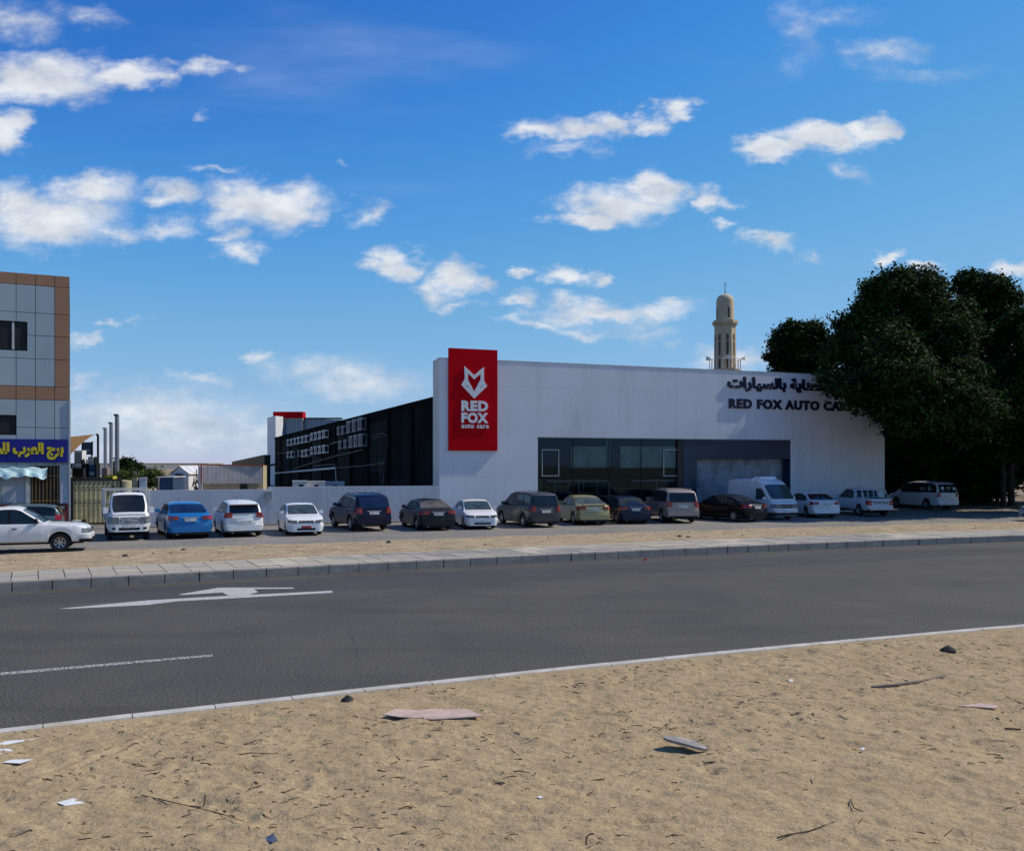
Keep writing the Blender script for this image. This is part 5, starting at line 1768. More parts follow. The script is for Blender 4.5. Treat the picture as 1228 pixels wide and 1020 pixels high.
    if 'bed' in T:
        a, b = T['bed']
        s = MB(); s.box(((a + b) / 2, 0, 1.075), (b - a, T['W'] - .34, .008)); s.build('bed_shade_plate', M['under'], root)  # flat dark plate paints the shaded hollow of the open bed
        s = MB()
        for sg_ in (1, -1): s.box(((a + b) / 2, sg_ * (W2 - .115), 1.085), (b - a + .1, .05, .03))
        s.build('bed_rail', M['trim'] if trim_low else paint_m, root)
    return root, dict(body=body, patch=patch, roof=roof, top=top, side_y=side_y, wt=wt, T=T, belt=belt, low=low)


M['glass_dust'] = mat('dustyglass', (.10, .095, .085), rough=.5, var=.3, scale=3)
C = {}
white = paint('whitepaint', (.74, .74, .73), rough=.3, dust=.10)
white2 = paint('whitepaintdusty', (.68, .68, .66), rough=.4, dust=.25)
white3 = paint('whitepaintgrey', (.56, .58, .60), rough=.35, dust=.12)
blue = paint('bluepaint', (.010, .16, .42), metal=.25, rough=.3, dust=.03)
navy = paint('navypaint', (.005, .007, .030), rough=.25, dust=.0, coat=.18, spec=.2)
blk = paint('blackcarpaint', (.004, .005, .008), rough=.22, dust=.0, coat=.12, spec=.15)
blkd = paint('dustyblackpaint', (.010, .012, .016), rough=.35, dust=.08, coat=.12, spec=.2)
grey = paint('greycarpaint', (.045, .05, .055), metal=.2, rough=.3, dust=.02, coat=.2)
gold = paint('goldcarpaint', (.38, .33, .17), metal=.35, rough=.35, dust=.08)
dblue = paint('darkbluecarpaint', (.008, .018, .045), metal=.1, rough=.3, dust=.0, coat=.18, spec=.2)
beige = paint('beigecarpaint', (.33, .27, .24), metal=.3, rough=.35, dust=.08)
teal = paint('tealgreypaint', (.10, .15, .17), metal=.3, rough=.35, dust=.08)
paleb = paint('palebluecar', (.34, .40, .46), metal=.2)

r_, c_ = car('pickup_truck', 'pickup', -18.15, 33.0, 69.5, white, 'white double cab pickup driving on the service lane at the far left', 'pickup', None, rim=1, trim_low=True, bumper=None, scale=.99)
P_ = c_['patch']
P_('bumper_guard', 1, -1.1, 1.1, (.34, .34), (.46, .46), .07, .06, M['trim'], r_)
car('dark_hatchback', 'hatch', -21.6, 38.9, 249, teal, 'dark grey green hatchback half hidden behind the white pickup cab', 'car', rim=0, scale=.93)
r_, c_ = car('flatbed_truck', 'truck', -16.95, 39.5, 153.5, white, 'small white flatbed truck facing the road in front of the cream gate', 'truck', rim=2, scale=1.02)
# flatbed body, side boards and head rack
s = MB(); s.box((-.95, 0, .72), (2.7, 1.62, .08)); s.box((-.9, 0, .55), (2.6, .7, .2)); s.build('chassis', M['trim'], r_)
for sg_ in (1, -1):
    s = MB(); s.box((-.95, sg_ * .82, .95), (2.7, .04, .34)); s.build('side_board', white2, r_)
s = MB(); s.box((-2.3, 0, .95), (.04, 1.6, .34)); s.build('tail_board', white2, r_)
s = MB()
for q in (.36, -2.25):
    for sg_ in (1, -1): s.tube([(q, sg_ * .86, .76), (q, sg_ * .86, 2.02)], .028, 6)
    s.tube([(q, -.86, 2.02), (q, .86, 2.02)], .028, 6); s.tube([(q, -.86, 1.5), (q, .86, 1.5)], .02, 6)
for sg_ in (1, -1):
    s.tube([(.36, sg_ * .86, 2.02), (-2.25, sg_ * .86, 2.02)], .028, 6); s.tube([(.36, sg_ * .86, 1.5), (-2.25, sg_ * .86, 1.5)], .02, 6)
    for q in (-.2, -.9, -1.6): s.tube([(q, sg_ * .86, 1.1), (q, sg_ * .86, 2.02)], .02, 6)
s.build('cargo_rack', M['steel_lt'], r_)
c_['patch']('emblem', 1, -.08, .08, (.80, .80), (.90, .90), .05, .02, M['chrome'], r_)
for sg_ in (1, -1):
    c_['patch']('fog_light', 1, sg_ * .52, sg_ * .64, (.46, .46), (.54, .54), .055, .02, M['trim'], r_)

car('blue_sedan', 'sedan', -14.84, 40.5, -28, blue, 'bright blue sedan showing its tail beside the flatbed truck', glass='glass_b', rim=0, scale=1.02)
r_, c_ = car('white_hatchback', 'hatch', -12.6, 41.25, -25, white, 'white hatchback with a roof spoiler, tail out, right of the bright blue sedan', glass='glass', rim=0, spoiler=True, scale=1.0, bumper=white)
car('white_compact_sedan', 'sedan', -9.95, 42.1, 159, white, 'small white sedan facing the road, left of the dark blue off roader', glass='glass_g', rim=2, scale=.925, plate='plate_red')
car('blue_black_suv', 'suv', -7.63, 44.75, -28, navy, 'dark blue off roader with big tail lamps in front of the boundary wall', 'suv', glass='glass_b', rim=1, rails=True, scale=1.0, bumper=navy)
car('dusty_black_sedan', 'sedan', -4.34, 45.25, -21, blkd, 'dusty black sedan with a dirt covered rear window before the facade corner', glass='glass_dust', rim=1, scale=.985)
car('old_white_sedan', 'sedan', -1.93, 46.0, 167, white, 'older white sedan facing the road under the red sign', glass='glass_g', rim=2, scale=.93)
car('grey_mpv', 'mpv', .79, 47.25, -24, grey, 'dark grey people carrier parked at the left edge of the glass shopfront', 'minivan', glass='glass', rim=1, scale=1.0)
car('gold_sedan', 'sedan', 3.78, 49.25, -13, gold, 'pale gold sedan with a small boot spoiler in front of the glass shopfront', glass='glass_g', rim=1, spoiler=True, scale=1.01)
car('dark_blue_sedan', 'sedan', 6.25, 50.0, -9, dblue, 'small dark blue sedan between the gold sedan and the beige off roader', glass='glass', rim=0, scale=.95)
r_, c_ = car('beige_suv', 'suv', 8.89, 50.75, -8, beige, 'boxy beige off roader parked before the navy portal', 'suv', glass='glass', rim=2, rails=True, scale=1.03)
car('black_sedan', 'sedan', 12.25, 51.5, -34, blk, 'glossy black sedan angled in front of the tall white van', glass='glass', rim=1, scale=.99)
r_, c_ = car('white_van', 'van', 14.85, 53.6, 161, white2, 'tall white high roof van with a roof cooling unit in front of the shutter', 'van', glass='glass_g', rim=2, scale=1.0, bumper=white2)
s = MB(); s.box((.35, 0, 2.37), (.85, 1.15, .16), top=.82); s.build('roof_cooling_unit', white, r_, smooth=True)
s = MB()
for yy_ in (-.3, .3): s.lathe([(.2, 2.451), (.2, 2.47), (0, 2.47)], c=(.35, yy_, 0), n=14)
s.build('cooling_fan', M['metal'], r_)
for sg_ in (1, -1):
    for (a, b) in ((-2.2, -1.35), (-1.28, -.42), (-.35, .45)):
        s = MB(); s.hexa((a, sg_ * (c_['wt'](0, 1.3) + .006), 1.25), (b - a, 0, 0), (0, sg_ * .006, 0), (0, -sg_ * .045, .62)); s.build('side_panel', white2, r_)
c_['patch']('lower_trim', 1, -1.2, 1.2, (.27, .27), (.42, .42), .06, .04, M['trim'], r_)
car('white_saloon', 'sedan', 18.3, 55.3, -6, white, 'white older saloon tail out between the tall van and the double cab pickup', glass='glass', rim=0, scale=1.0)
r_, c_ = car('crew_cab_pickup', 'pickup', 21.95, 57.0, -8, white3, 'white double cab pickup with a rear cargo rail frame and a lettered tailgate', 'pickup', glass='glass', rim=1, scale=1.03)
s = MB()
for q in (-1.15, -2.3):
    for yy_ in (-.76, .76): s.tube([(q, yy_, 1.06), (q + .08, yy_ * .96, 1.56 if q > -2 else 1.08)], .025, 6)
for yy_ in (-.74, -.37, 0, .37, .74): s.tube([(-1.15, yy_, 1.06), (-1.08, yy_, 1.58)], .022, 6)
s.tube([(-1.08, -.74, 1.58), (-1.08, .74, 1.58)], .028, 6)
for yy_ in (-.75, .75): s.tube([(-1.08, yy_, 1.58), (-1.75, yy_, 1.56), (-2.0, yy_, 1.08)], .025, 6)
s.build('cargo_rail', white3, r_)
tg = c_['patch']('tailgate', -1, -.62, .62, (.62, .62), (1.02, 1.02), .02, .03, white3, r_)
put_text('TOYOTA', Vector((-2.522, .5, .74)), Vector((0, -1, 0)), UP, 1.0, .17, Vector((-1, 0, 0)), .008, M['letter_navy'], r_, name='tailgate_letter', bold=.03)
s = MB(); s.box((-2.60, 0, .46), (.1, 1.5, .12)); s.build('step_bumper', M['chrome'], r_)
r_, c_ = car('white_minivan', 'mpv', 29.6, 64.9, -17, white3, 'white minivan with stickered windows standing under the trees past the facade', 'minivan', glass='glass', rim=0, scale=1.10)
M['sticker'] = mat('sticker', (.30, .36, .28), rough=.5, var=.1)
M['sticker2'] = mat('stickerpale', (.42, .52, .55), rough=.5, var=.1)
for i, (q, z_, w_, h_, m_) in enumerate(((-.35, 1.34, .26, .22, 'sticker2'), (-.95, 1.36, .45, .07, 'sticker'), (-.95, 1.24, .40, .05, 'sticker'), (-1.55, 1.30, .26, .12, 'sticker2'), (-1.50, 1.46, .22, .08, 'sticker'))):
    s = MB(); yy_ = c_['wt'](q, z_) + .022; s.hexa((q - w_ / 2, yy_, z_ - h_ / 2), (w_, 0, 0), (0, .004, 0), (0, -.17 * h_, h_)); s.build('window_sticker', M[m_], r_)
for i, (yy_, z_, w_, h_, m_) in enumerate(((.42, 1.38, .22, .2, 'sticker2'), (-.05, 1.42, .34, .07, 'sticker'), (-.05, 1.32, .28, .05, 'sticker'), (-.48, 1.34, .2, .18, 'sticker2'))):
    s = MB(); s.hexa((-2.255, yy_ - w_ / 2, z_ - h_ / 2), (0, w_, 0), (-.004, 0, 0), (.02, 0, h_)); s.build('window_sticker', M[m_], r_)
car('pale_blue_car', 'sedan', 31.35, 50.9, 262, paleb, 'pale blue grey car with only its nose in view at the right edge', rim=0)

# ------------------------------------------------------------------ trees
def leaf_mat(name, lo, hi):
    m = bpy.data.materials.new(name); m.use_nodes = True
    t = m.node_tree; t.nodes.clear(); L = t.links.new
    out = nd('ShaderNodeOutputMaterial', t); b = nd('ShaderNodeBsdfPrincipled', t); tl = nd('ShaderNodeBsdfTranslucent', t); mx = nd('ShaderNodeMixShader', t)
    at = nd('ShaderNodeAttribute', t, attribute_name='tone'); mc_ = nd('ShaderNodeMix', t, data_type='RGBA')
    L(at.outputs['Fac'], mc_.inputs['Factor']); mc_.inputs['A'].default_value = (*lo, 1); mc_.inputs['B'].default_value = (*hi, 1)
    L(mc_.outputs['Result'], b.inputs['Base Color']); L(mc_.outputs['Result'], tl.inputs['Color'])
    b.inputs['Roughness'].default_value = .75; b.inputs['Specular IOR Level'].default_value = .12
    mx.inputs[0].default_value = .18; L(b.outputs[0], mx.inputs[1]); L(tl.outputs[0], mx.inputs[2]); L(mx.outputs[0], out.inputs[0])
    return m


M['leaf'] = leaf_mat('ficusleaf', (.003, .009, .003), (.042, .080, .017))
M['leaf_y'] = leaf_mat('paleleaf', (.05, .075, .02), (.13, .15, .045))
M['bark'] = mat('bark', (.06, .047, .035), rough=.95, var=.3, scale=6, bump=.6, bscale=12, stretch=(1, 1, .25))


def foliage(lobes, n, size, seed, squash=1.0, shell=.45, cl=.55, per=26):
    """leaf quads in small clusters spread through lobes (x, y, z, r)"""
    g = np.random.default_rng(seed)
    ex = []
    for (x, y, z, r_) in lobes:
        for _ in range(5):
            q = g.normal(size=3); q[2] = abs(q[2]) * .8; q /= np.linalg.norm(q)
            ex.append((x + q[0] * r_ * .92, y + q[1] * r_ * .92, z + q[2] * r_ * .74, r_ * g.uniform(.24, .48)))
    lob = np.array([(a, b, c, d * .93) for a, b, c, d in lobes] + ex, float); wv = lob[:, 3] ** 2.2; wv /= wv.sum()
    nc = max(1, n // per)
    pick = g.choice(len(lob), nc, p=wv)
    d = g.normal(size=(nc, 3)); d /= np.linalg.norm(d, axis=1)[:, None]
    rr = 1 - shell * g.random(nc) ** 1.7
    bump_ = 1 + .16 * np.sin(d[:, 0] * 5 + pick) * np.cos(d[:, 2] * 6 + pick * 2)
    cc = lob[pick, :3] + d * (lob[pick, 3] * rr * bump_)[:, None] * np.array([1, 1, squash])
    csz = cl * (.5 + g.random(nc))
    ctone = np.clip(.45 + .3 * g.normal(size=nc), 0, 1)
    k = np.repeat(np.arange(nc), per)
    N = len(k)
    off = g.normal(size=(N, 3)) * .5; p = cc[k] + off * csz[k][:, None] * np.array([1, 1, .6])
    a = g.normal(size=(N, 3)); a /= np.linalg.norm(a, axis=1)[:, None]
    nrm = g.normal(size=(N, 3)) * .8 + d[k] * .5 + np.array([0, 0, .7]); nrm /= np.linalg.norm(nrm, axis=1)[:, None]
    a = a - nrm * (a * nrm).sum(1)[:, None]; a /= np.linalg.norm(a, axis=1)[:, None] + 1e-6
    b = np.cross(nrm, a)
    sz = size * (.6 + .8 * g.random(N))[:, None]
    V = np.stack([p - a * sz, p + b * sz * .42 + nrm * sz * .08, p + a * sz, p - b * sz * .42 + nrm * sz * .08], 1).reshape(-1, 3)
    Q = np.arange(N * 4).reshape(-1, 4)
    tone = np.clip(ctone[k] + .22 * g.normal(size=N), 0, 1)
    return V, Q, np.repeat(tone, 4)


def tree(name, x, y, lobes, n, size, label, cat='tree', group=None, trunk=(.28, 4), seed=1, m='leaf', limbs=7, cl=.55, shell=.5, per=26):
    r = empty(name, (x, y, 0)); tag(r, label, cat, group)
    rel = [(a - x, b - y, c, d) for a, b, c, d in lobes]
    V, Q, T_ = foliage(rel, n, size, seed, cl=cl, shell=shell, per=per)
    np_mesh('crown', V, Q, M[m], r, T_)
    g = random.Random(seed)
    s = MB()
    tr, th = trunk
    pts = [Vector((0, 0, -.1)), Vector((g.uniform(-.1, .1), g.uniform(-.1, .1), th * .4)), Vector((g.uniform(-.25, .25), g.uniform(-.2, .2), th))]
    s.tube([pts[0], pts[0] + Vector((0, 0, .35)), pts[1], pts[2]], [tr * 1.45, tr * 1.05, tr * .9, tr * .75], 10)
    s.build('trunk', M['bark'], r, smooth=True)
    s = MB()
    big = sorted(rel, key=lambda q: -q[3])[:limbs]
    for (a, b, c, d) in big:
        e = Vector((a, b, c)); p0 = pts[2] - Vector((0, 0, g.uniform(0, .5)))
        mid = p0 * .5 + e * .5 + Vector((g.uniform(-.4, .4), g.uniform(-.4, .4), g.uniform(-.2, .5)))
        s.tube([p0, mid, e], [tr * .55, tr * .36, tr * .14], 7)
        for k in range(4):
            dd = Vector((g.uniform(-1, 1), g.uniform(-1, 1), g.uniform(-.2, 1))).normalized() * d * .8
            s.tube([e * .8 + mid * .2, e + dd * .55, e + dd], [tr * .16, tr * .09, tr * .03], 5)
    s.build('limbs', M['bark'], r, smooth=True)
    return r


def LP(px, py, y, rpx):
    p = PY(px, py, y); return (p.x, p.y, p.z, rpx / F * y)


Y1 = 60.0
big = [LP(1075, 372, 60, 44), LP(1042, 392, 59, 30), LP(1108, 352, 60, 28), LP(1090, 346, 61, 24), LP(1050, 354, 60, 22), LP(1026, 428, 58, 29), LP(1065, 430, 58.5, 50), LP(1115, 410, 60, 46), LP(1140, 385, 60, 28), LP(1133, 432, 59, 38),
       LP(1002, 457, 56, 15), LP(1030, 470, 55, 24), LP(1062, 482, 54, 24), LP(1095, 490, 54, 36), LP(1130, 480, 54, 38), LP(1085, 455, 54, 38), LP(1160, 500, 55, 34), LP(1075, 430, 55, 34), LP(1032, 404, 60, 23), LP(984, 454, 57.6, 8), LP(1145, 455, 57, 28)]
big += [LP(1088, 522, 63, 24), LP(1118, 528, 63, 26), LP(1150, 525, 63, 26), LP(1078, 500, 60, 24), LP(1165, 500, 61, 28), LP(1180, 530, 64, 24), LP(1100, 545, 70, 18)]
tree('large_tree', PY(1108, 556, 69.0).x, 72.5, big, 165000, .15, 'largest dense dark green tree, leaning over the right end of the white facade', group=None, trunk=(.42, 4.6), seed=3)
right = [LP(1185, 350, 64, 24), LP(1162, 342, 65, 17), LP(1203, 362, 64, 18), LP(1190, 388, 64, 24), LP(1165, 378, 65, 20), LP(1205, 395, 64, 16), LP(1176, 420, 63, 20), LP(1160, 405, 64, 16)]
tree('slender_tree', PY(1176, 556, 72).x, 72, right, 46000, .15, 'lighter green tree with an airy crown right of the largest tree', trunk=(.26, 7), seed=5, shell=.75, cl=.5)
edge = [LP(1200, 530, 61, 24), LP(1226, 535, 60, 24), LP(1225, 402, 60, 28), LP(1245, 385, 60, 28), LP(1240, 440, 60, 44), LP(1212, 452, 59, 26), LP(1262, 460, 58, 50), LP(1205, 482, 58, 32), LP(1235, 500, 58, 40), LP(1260, 410, 58, 36), LP(1290, 430, 60, 50), LP(1310, 480, 60, 60)]
tree('edge_tree', PY(1262, 556, 61).x, 61, edge, 90000, .15, 'dark tree cut off by the right edge of the photo', trunk=(.26, 4), seed=7)
left = [LP(958, 405, 76, 20), LP(940, 412, 76, 15), LP(972, 398, 76, 14), LP(950, 430, 76, 20), LP(975, 428, 76, 22), LP(934, 428, 76, 11), LP(990, 420, 76, 18), LP(965, 450, 76, 28)]
tree('rear_tree', PY(962, 556, 76).x, 76, left, 44000, .17, 'small round topped tree behind the facade, beside the minaret', trunk=(.25, 5), seed=9)
mid = [LP(1150, 520, 70, 40), LP(1110, 520, 70, 36), LP(1185, 470, 71, 34), LP(1190, 520, 70, 40), LP(1150, 470, 72, 34), LP(1080, 515, 72, 30), LP(1225, 525, 69, 34), LP(1100, 470, 72, 34)]
tree('inner_tree', PY(1150, 556, 73).x, 73, mid, 60000, .19, 'dark tree in the shade behind the white minivan', trunk=(.3, 4), seed=12)
b2 = [LP(1080, 585, 69, 22), LP(1110, 588, 70, 24), LP(1145, 588, 70, 24), LP(1178, 588, 71, 22), LP(1070, 560, 70, 22), LP(1100, 555, 69.5, 24), LP(1130, 556, 70, 24), LP(1160, 558, 70, 24), LP(1188, 556, 71, 20), LP(1090, 560, 74, 22), LP(1120, 562, 73, 24), LP(1150, 560, 74, 24), LP(1180, 560, 75, 22), LP(1100, 585, 73, 20), LP(1135, 588, 73, 20), LP(1165, 585, 74, 20), LP(1075, 585, 74, 18), LP(1192, 585, 76, 14)]
tree('shade_hedge', PY(1130, 556, 75).x, 75, b2, 90000, .19, 'dense hedge added to darken the space under the trees', cat='hedge', trunk=(.12, 1.2), seed=13, shell=.9, limbs=5)  # foliage added to block light and keep the ground under the crowns dark
b4 = [LP(1240, 560, 75, 26), LP(1210, 545, 88, 24), LP(1235, 525, 92, 30), LP(1275, 560, 75, 34), LP(1218, 575, 92, 14)]
tree('far_shrub', PY(1240, 556, 84).x, 84, b4, 26000, .2, 'green shrub in a sunlit gap at the far right', cat='shrub', trunk=(.12, 1.2), seed=14, shell=.9, limbs=3)
off = [LP(1300, 400, 70, 60), LP(1360, 430, 72, 70), LP(1310, 480, 74, 60), LP(1380, 500, 74, 60), LP(1290, 520, 76, 40), LP(1340, 530, 72, 50)]
tree('outer_tree', PY(1330, 556, 72).x, 72, off, 26000, .32, 'tree standing outside the right edge that shades the hedge', trunk=(.3, 4), seed=44)
off = [LP(1480, 420, 64, 70), LP(1420, 450, 66, 60), LP(1500, 490, 64, 60), LP(1440, 520, 66, 50)]
tree('outer_tree', PY(1450, 556, 66).x, 66, off, 22000, .32, 'outermost tree beyond the right edge of the view', trunk=(.3, 4), seed=45)
# trunks standing in the gap on the right
for i, (px, y, h, rr, lb) in enumerate(((1203, 68, 5.5, .20, 'slim pale trunk standing in the gap under the right hand trees'), (1213, 69, 5.5, .24, 'thicker leaning trunk right of the slim pale one'), (1196, 72, 5, .16, 'dim thin trunk left of the slim pale one'))):
    A = PY(px, 556, y)
    lob = [(A.x + random.uniform(-1, 1) * .5, A.y + q, 6.3 + q * .4, 1.3) for q in (-.6, .4, 1.0)]
    tree('understorey_tree', A.x, A.y, lob, 9000, .15, lb, trunk=(rr, h), seed=30 + i, limbs=3)
# trees far left
tl = [LP(150, 560, 110, 9), LP(158, 562, 110, 8), LP(166, 566, 110, 7), LP(146, 566, 110, 9), LP(156, 572, 110, 11), LP(168, 574, 110, 8)]
tree('far_tree', PY(155, 556, 110).x, 110, tl, 16000, .22, 'dark round tree beyond the cream wall, behind the masts', trunk=(.2, 1.5), seed=20, limbs=4)
tl = [LP(181, 572, 88, 6), LP(187, 576, 88, 6), LP(177, 577, 88, 5), LP(184, 567, 88, 3.5)]
tree('small_bush', PY(183, 556, 88).x, 88, tl, 5000, .16, 'pale green bush beside the dark blue cabin', cat='bush', trunk=(.08, .8), seed=21, m='leaf_y', limbs=3)
tl = [LP(150, 574, 56, 4.5), LP(157, 575, 56, 4), LP(145, 575, 56, 4)]
tree('climbing_plant', PY(151, 556, 56).x, 56, tl, 2500, .10, 'yellow green creeper on top of the round cream tank', cat='plant', trunk=(.05, 1.0), seed=22, m='leaf_y', limbs=2)
# leaf litter and dirt under the trees
s_xy = []
g = np.random.default_rng(40)
N = 9000
x_ = g.uniform(24, 52, N); y_ = g.uniform(56, 92, N)
keep = (y_ > 50.5 + (x_ + 4.08) * .378 - 4)
x_, y_ = x_[keep], y_[keep]; N = len(x_)
a = g.uniform(0, 6.28, N); sz = g.uniform(.05, .13, N)
dx, dy = np.cos(a) * sz, np.sin(a) * sz
z_ = g.uniform(.0, .05, N)
V = np.stack([np.stack([x_ - dx, y_ - dy, z_], -1), np.stack([x_ + dy * .5, y_ - dx * .5, z_ + .015], -1), np.stack([x_ + dx, y_ + dy, z_ + .01], -1), np.stack([x_ - dy * .5, y_ + dx * .5, z_ + .02], -1)], 1).reshape(-1, 3)
M['litter'] = leaf_mat('leaflitter', (.10, .06, .03), (.30, .22, .13))
o = np_mesh('leaf_litter', V, np.arange(N * 4).reshape(-1, 4), M['litter'], None, np.repeat(g.random(N), 4)); o['kind'] = 'stuff'
mb = MB()
mb.add([(25.9, 62.5, -.006), (60, 74, -.006), (60, 110, -.006), (25.9, 110, -.006)], [(0, 1, 2, 3)])
tag(mb.build('dirt', mat('dirt', (.27, .20, .13), rough=.95, var=.2, scale=1.5, bump=.6, bscale=10)), kind='structure')

# ------------------------------------------------------------------ litter on the sand
def ground_z(x, y): return float(sand_h(np.array(x), np.array(y)))


g = random.Random(5)
tw = MB()


def twig(x, y, L_, r, ang, zf):
    n = g.choice((2, 3, 4)); pts = []
    a = ang
    px_, py_ = x, y
    for i in range(n + 1):
        pts.append(Vector((px_, py_, zf(px_, py_) + r * .6 + (g.uniform(0, .012) if 0 < i < n else 0))))
        a += g.uniform(-.5, .5); px_ += math.cos(a) * L_ / n; py_ += math.sin(a) * L_ / n
    tw.tube(pts, [r * (1 - .6 * i / n) for i in range(n + 1)], 3, cap=False)


cn = np.random.default_rng(77)
for i in range(3300):
    x = g.uniform(-9, 13); ymax = float(NEAR(x)) - .25
    y = 7.2 + (ymax - 7.2) * g.random() ** .9
    if abs(x) > y * .62: continue
    dens = float(vnoise(np.array(x * .8), np.array(y * 1.1), 50)) + .5
    if g.random() > dens * 1.3: continue
    L_ = g.choice((.03, .04, .05, .06, .08, .10, .14)) * g.uniform(.7, 1.3)
    twig(x, y, L_, g.uniform(.0025, .0075), g.gauss(-.15, .5) + (math.pi if g.random() < .5 else 0), ground_z)
tag(tw.build('dry_twigs', mat('twig', (.055, .034, .02), rough=.9, var=.3, scale=8)), kind='stuff')
# small clods and pebbles
pb = MB()


def pebble(mb, x, y, z, r, seed):
    q = random.Random(seed); b = len(mb.v)
    base = [(1, 0, 0), (-1, 0, 0), (0, 1, 0), (0, -1, 0), (0, 0, 1), (0, 0, -1)]
    V = [(x + p[0] * r * q.uniform(.7, 1.3), y + p[1] * r * q.uniform(.7, 1.3), z + p[2] * r * q.uniform(.4, .8)) for p in base]
    mb.add(V, [(0, 2, 4), (2, 1, 4), (1, 3, 4), (3, 0, 4), (2, 0, 5), (1, 2, 5), (3, 1, 5), (0, 3, 5)])


for i in range(2600):
    x = g.uniform(-9, 13); ymax = float(NEAR(x)) - .2
    y = 7.0 + (ymax - 7.0) * g.random()
    if abs(x) > y * .62: continue
    pebble(pb, x, y, ground_z(x, y) + .002, g.uniform(.004, .011), i)
tag(pb.build('pebbles', mat('pebble', (.24, .18, .115), rough=.9, var=.3, scale=20)), kind='stuff')
pb = MB()
for i in range(700):
    x = g.uniform(-20, 34); t = g.uniform(.03, .97)
    y = float(WALKB(x)) * (1 - t) + float(STRIPB(x)) * t
    pebble(pb, x, y, .245 * (1 - t) ** .8 - .01 * t, g.uniform(.01, .032) * (1 if g.random() < .93 else 1.8), i)
tag(pb.build('verge_pebbles', mat('pebble2', (.20, .155, .11), rough=.9, var=.3, scale=20)), kind='stuff')
pb = MB()
for i in range(500):
    x = g.uniform(-9, 20); t = g.random()
    y = float(NEAR(x)) * (1 - t) + float(FAR(x)) * t
    if t > .15 and g.random() < .6: continue
    pebble(pb, x, y, .003, g.uniform(.003, .010), i + 9000)
tag(pb.build('road_grit', mat('grit', (.33, .28, .2), rough=.9)), kind='stuff')


def rock(name, px, py, w, h_, label, m, seed, z=.03, cat='stone', stretch=1.0):
    p = G(px, py, z); q = random.Random(seed)
    if name == 'verge_stone': w *= .75
    h = h_ * (.55 if name == 'verge_stone' else .9)
    r = bpy.data.objects.new(name, None)
    s = MB(); n, k = 12, 6
    prof = []
    for i in range(k + 1):
        t = i / k
        for j in range(n):
            a = 2 * math.pi * j / n; rr = math.sin(min(1, t * .98 + .02) * math.pi * .5) if t < 1 else 1
            rr = math.cos((t) * math.pi / 2) ** .6 if t < 1 else 0.02
            jt = 1 + q.uniform(-.16, .16)
            s.v.append((math.cos(a) * w / 2 * rr * jt, math.sin(a) * w / 2 * stretch * rr * jt, h * (t * 1.05 - .05) * (1 + q.uniform(-.1, .1))))
    for i in range(k):
        for j in range(n):
            s.f.append((i * n + j, i * n + (j + 1) % n, (i + 1) * n + (j + 1) % n, (i + 1) * n + j)); s.m.append(0)
    s.f.append(tuple(k * n + j for j in range(n))); s.m.append(0)
    o = s.build(name, m, smooth=True, ang=25); o.location = p
    return tag(o, label, cat)


dk = mat('darkstone', (.035, .032, .03), rough=.85, var=.3, scale=12, bump=.5)
rock('dark_stone', 1137, 782, .26, .13, 'lone dark angular stone on the sand near the right edge', dk, 1)
rock('dark_clump', 417, 841, .17, .10, 'dark crumpled clump lying just below the road edging', dk, 2)
rock('small_stone', 1196, 864, .07, .05, 'tiny dark stone at the right, below the thin pale board', dk, 3)
rock('verge_stone', 815, 643.5, .28, .16, 'left of two dark stones on the verge before the beige off roader', dk, 4, z=.17)
rock('verge_stone', 825, 644.5, .30, .14, 'right of two dark stones on the verge before the beige off roader', dk, 5, z=.17)
rock('verge_stone', 466, 650.5, .26, .16, 'dark stone on the verge before the dark blue off roader', dk, 6, z=.15)
rock('verge_stone', 220, 659.5, .26, .12, 'dark stone on the verge below the blue sedan', dk, 7, z=.10)
rock('verge_stone', 150, 666.5, .30, .12, 'flat dark stone on the verge below the flatbed truck', dk, 8, z=.12)

# tilted broken concrete slab
p = G(822, 899, .04)
s = MB()
P0 = [(-.21, .00), (-.24, .06), (-.20, .13), (-.12, .15), (-.03, .19), (.07, .16), (.16, .11), (.21, .03), (.25, -.05), (.18, -.10), (.05, -.07), (-.10, -.03)]
tilt = lambda x: .055 - x * .19
n = len(P0)
s.add([(x, y, tilt(x) + .03) for x, y in P0] + [(x * .96, y * .96, tilt(x) + .0) for x, y in P0], [tuple(range(n))[::-1], tuple(range(n, 2 * n))] + [(i, (i + 1) % n, n + (i + 1) % n, n + i) for i in range(n)])
o = s.build('concrete_slab', mat('slabconcrete', (.26, .245, .225), var=.15, scale=8, bump=.5, bscale=40, stain=((.5, .40, .32), .6, 6, (1, 1, 1)))); o.location = p
tag(o, 'broken grey concrete slab propped at a tilt on the sand with a black shadow', 'slab')


def sheet(name, pxs, z, thick, m, label, cat, curl=None):
    P3 = [G(px, py, z) for px, py in pxs]
    c = sum(P3, Vector()) / len(P3); n = len(P3)
    s = MB()
    zz = curl or [0] * n
    s.add([(q.x - c.x, q.y - c.y, thick + dz) for q, dz in zip(P3, zz)] + [(q.x - c.x, q.y - c.y, dz) for q, dz in zip(P3, zz)],
          [tuple(range(n)), tuple(reversed(range(n, 2 * n)))] + [(i, (i + 1) % n, n + (i + 1) % n, n + i) for i in range(n)])
    # keep the top face light in shape: triangulate from centroid
    o = s.build(name, m); o.location = (c.x, c.y, z)
    return tag(o, label, cat)


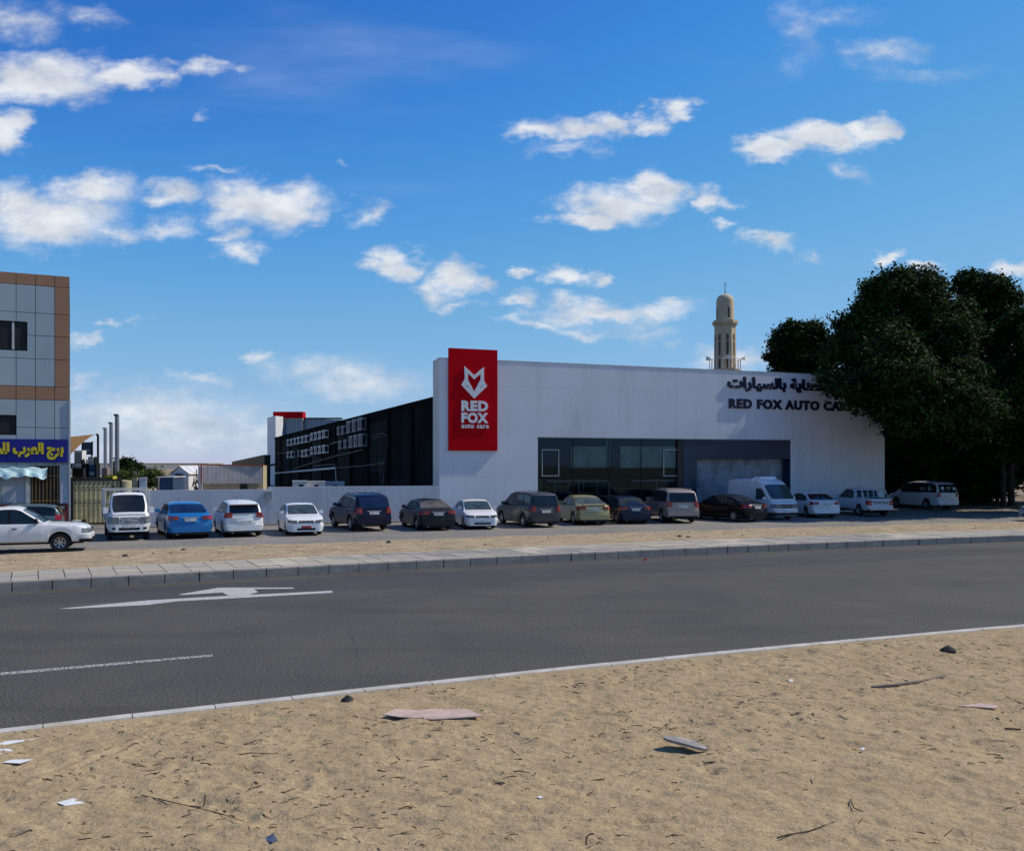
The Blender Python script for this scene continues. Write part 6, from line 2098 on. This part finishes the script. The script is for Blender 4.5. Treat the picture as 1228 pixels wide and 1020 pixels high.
pink = mat('pinkboard', (.52, .38, .31), rough=.8, var=.1, scale=6, fine=(30, .1))
sheet('board', [(459, 860), (480, 861.5), (520, 863), (579, 862), (560, 853.5), (515, 852.5), (500, 855), (475, 855)], .05, .012, pink, 'long pinkish board lying on the sand below the road edging', 'board', [.03, .015, 0, .03, .03, .02, .03, .05])
sheet('board', [(1150, 847), (1197, 850.5), (1196, 848), (1175, 844.5)], .045, .012, pink, 'small faded pink board half buried near the right edge', 'board', [0, .01, .02, .01])
wp_ = mat('whitescrap', (.72, .72, .70), rough=.6, var=.04)
sheet('paper_scrap', [(-4, 895), (45, 885.5), (12, 888), (-4, 890.5)], .045, .003, wp_, 'uppermost long white scrap at the left edge of the sand', 'scrap', [.004, 0, .003, .004])
sheet('paper_scrap', [(-4, 905), (16, 899.5), (10, 897), (-4, 898.5)], .045, .003, wp_, 'short middle white scrap at the left edge of the sand', 'scrap')
sheet('paper_scrap', [(2, 914), (24, 915), (40, 910), (14, 910.5)], .045, .003, wp_, 'lowest white scrap of the three at the left edge', 'scrap')
sheet('paper_scrap', [(68, 962), (78, 967), (102, 962.5), (88, 958)], .04, .003, wp_, 'lone white square scrap lying on the sand', 'scrap', [0, .01, .0, .01])
sheet('plastic_scrap', [(317, 1008), (326, 1012), (333, 1008), (328, 1002.5), (320, 1004)], .04, .012, mat('bluescrap', (.07, .09, .13), rough=.4), 'crumpled dark blue plastic scrap at the bottom edge', 'scrap', [0, .01, .0, .015, .0])
for (px, py, nm_) in ((647, 956, 'tiny white crumb of plastic in the middle of the sand'), (1034, 898, 'tiny pale crumb right of the tilted slab'), (948, 816, 'tiny white crumb left of the long strip')):
    sheet('plastic_crumb', [(px - 3, py), (px, py + 1.2), (px + 4, py), (px + 1, py - 1.3)], .045, .01, wp_, nm_, 'scrap')
# long dry palm strip
s = MB(); pts = [G(1046, 822, .06), G(1075, 819.5, .07), G(1105, 815.5, .06), G(1148, 806, .07)]
for a, b in zip(pts[:-1], pts[1:]):
    d = (b - a); nn = Vector((-d.y, d.x, 0)).normalized() * .028
    s.add([a - nn, b - nn, b + nn, a + nn, a - nn - UP * .03, b - nn - UP * .03, b + nn - UP * .03, a + nn - UP * .03], [(0, 1, 2, 3), (7, 6, 5, 4), (0, 4, 5, 1), (2, 6, 7, 3), (1, 5, 6, 2), (0, 3, 7, 4)])
o = s.build('wood_strip', mat('strip', (.21, .155, .12), var=.2, scale=8)); tag(o, 'long thin weathered wooden strip on the sand at the right', 'strip')
for i, (pts_, rr, lb) in enumerate((([(1020, 958), (1024, 968), (1040, 975), (1062, 979)], .006, 'thin forked dark branch right of the middle of the sand'),
                                ([(932, 1004), (946, 1000), (970, 996), (1000, 985)], .007, 'long bent branch near the bottom right of the sand'),
                                ([(170, 953), (210, 962), (262, 974), (292, 984)], .005, 'long dark half buried branch at the lower left'),
                                ([(1205, 873), (1224, 874)], .012, 'short thick dark stick at the right edge'),
                                ([(270, 907), (300, 902), (329, 903)], .005, 'curved stick on the sand at the left above the wheel track'))):
    s = MB(); P3 = [G(*q, .042) for q in pts_]; c = P3[0]
    s.tube([q - c for q in P3], [rr * (1 - .15 * k) for k in range(len(P3))], 6)
    if i == 0: s.tube([P3[2] - c, G(1030, 985, .05) - c], rr * .6, 5)
    o = s.build('branch', bpy.data.materials['twig'], smooth=True); o.location = c; tag(o, lb, 'branch')
s = MB(); s.lathe([(.05, 0), (.04, .05), (0, .06)], n=8); o = s.build('red_litter', M['red']); o.location = G(774, 671.5, 0); tag(o, 'tiny red litter lying at the foot of the far kerb', 'litter')
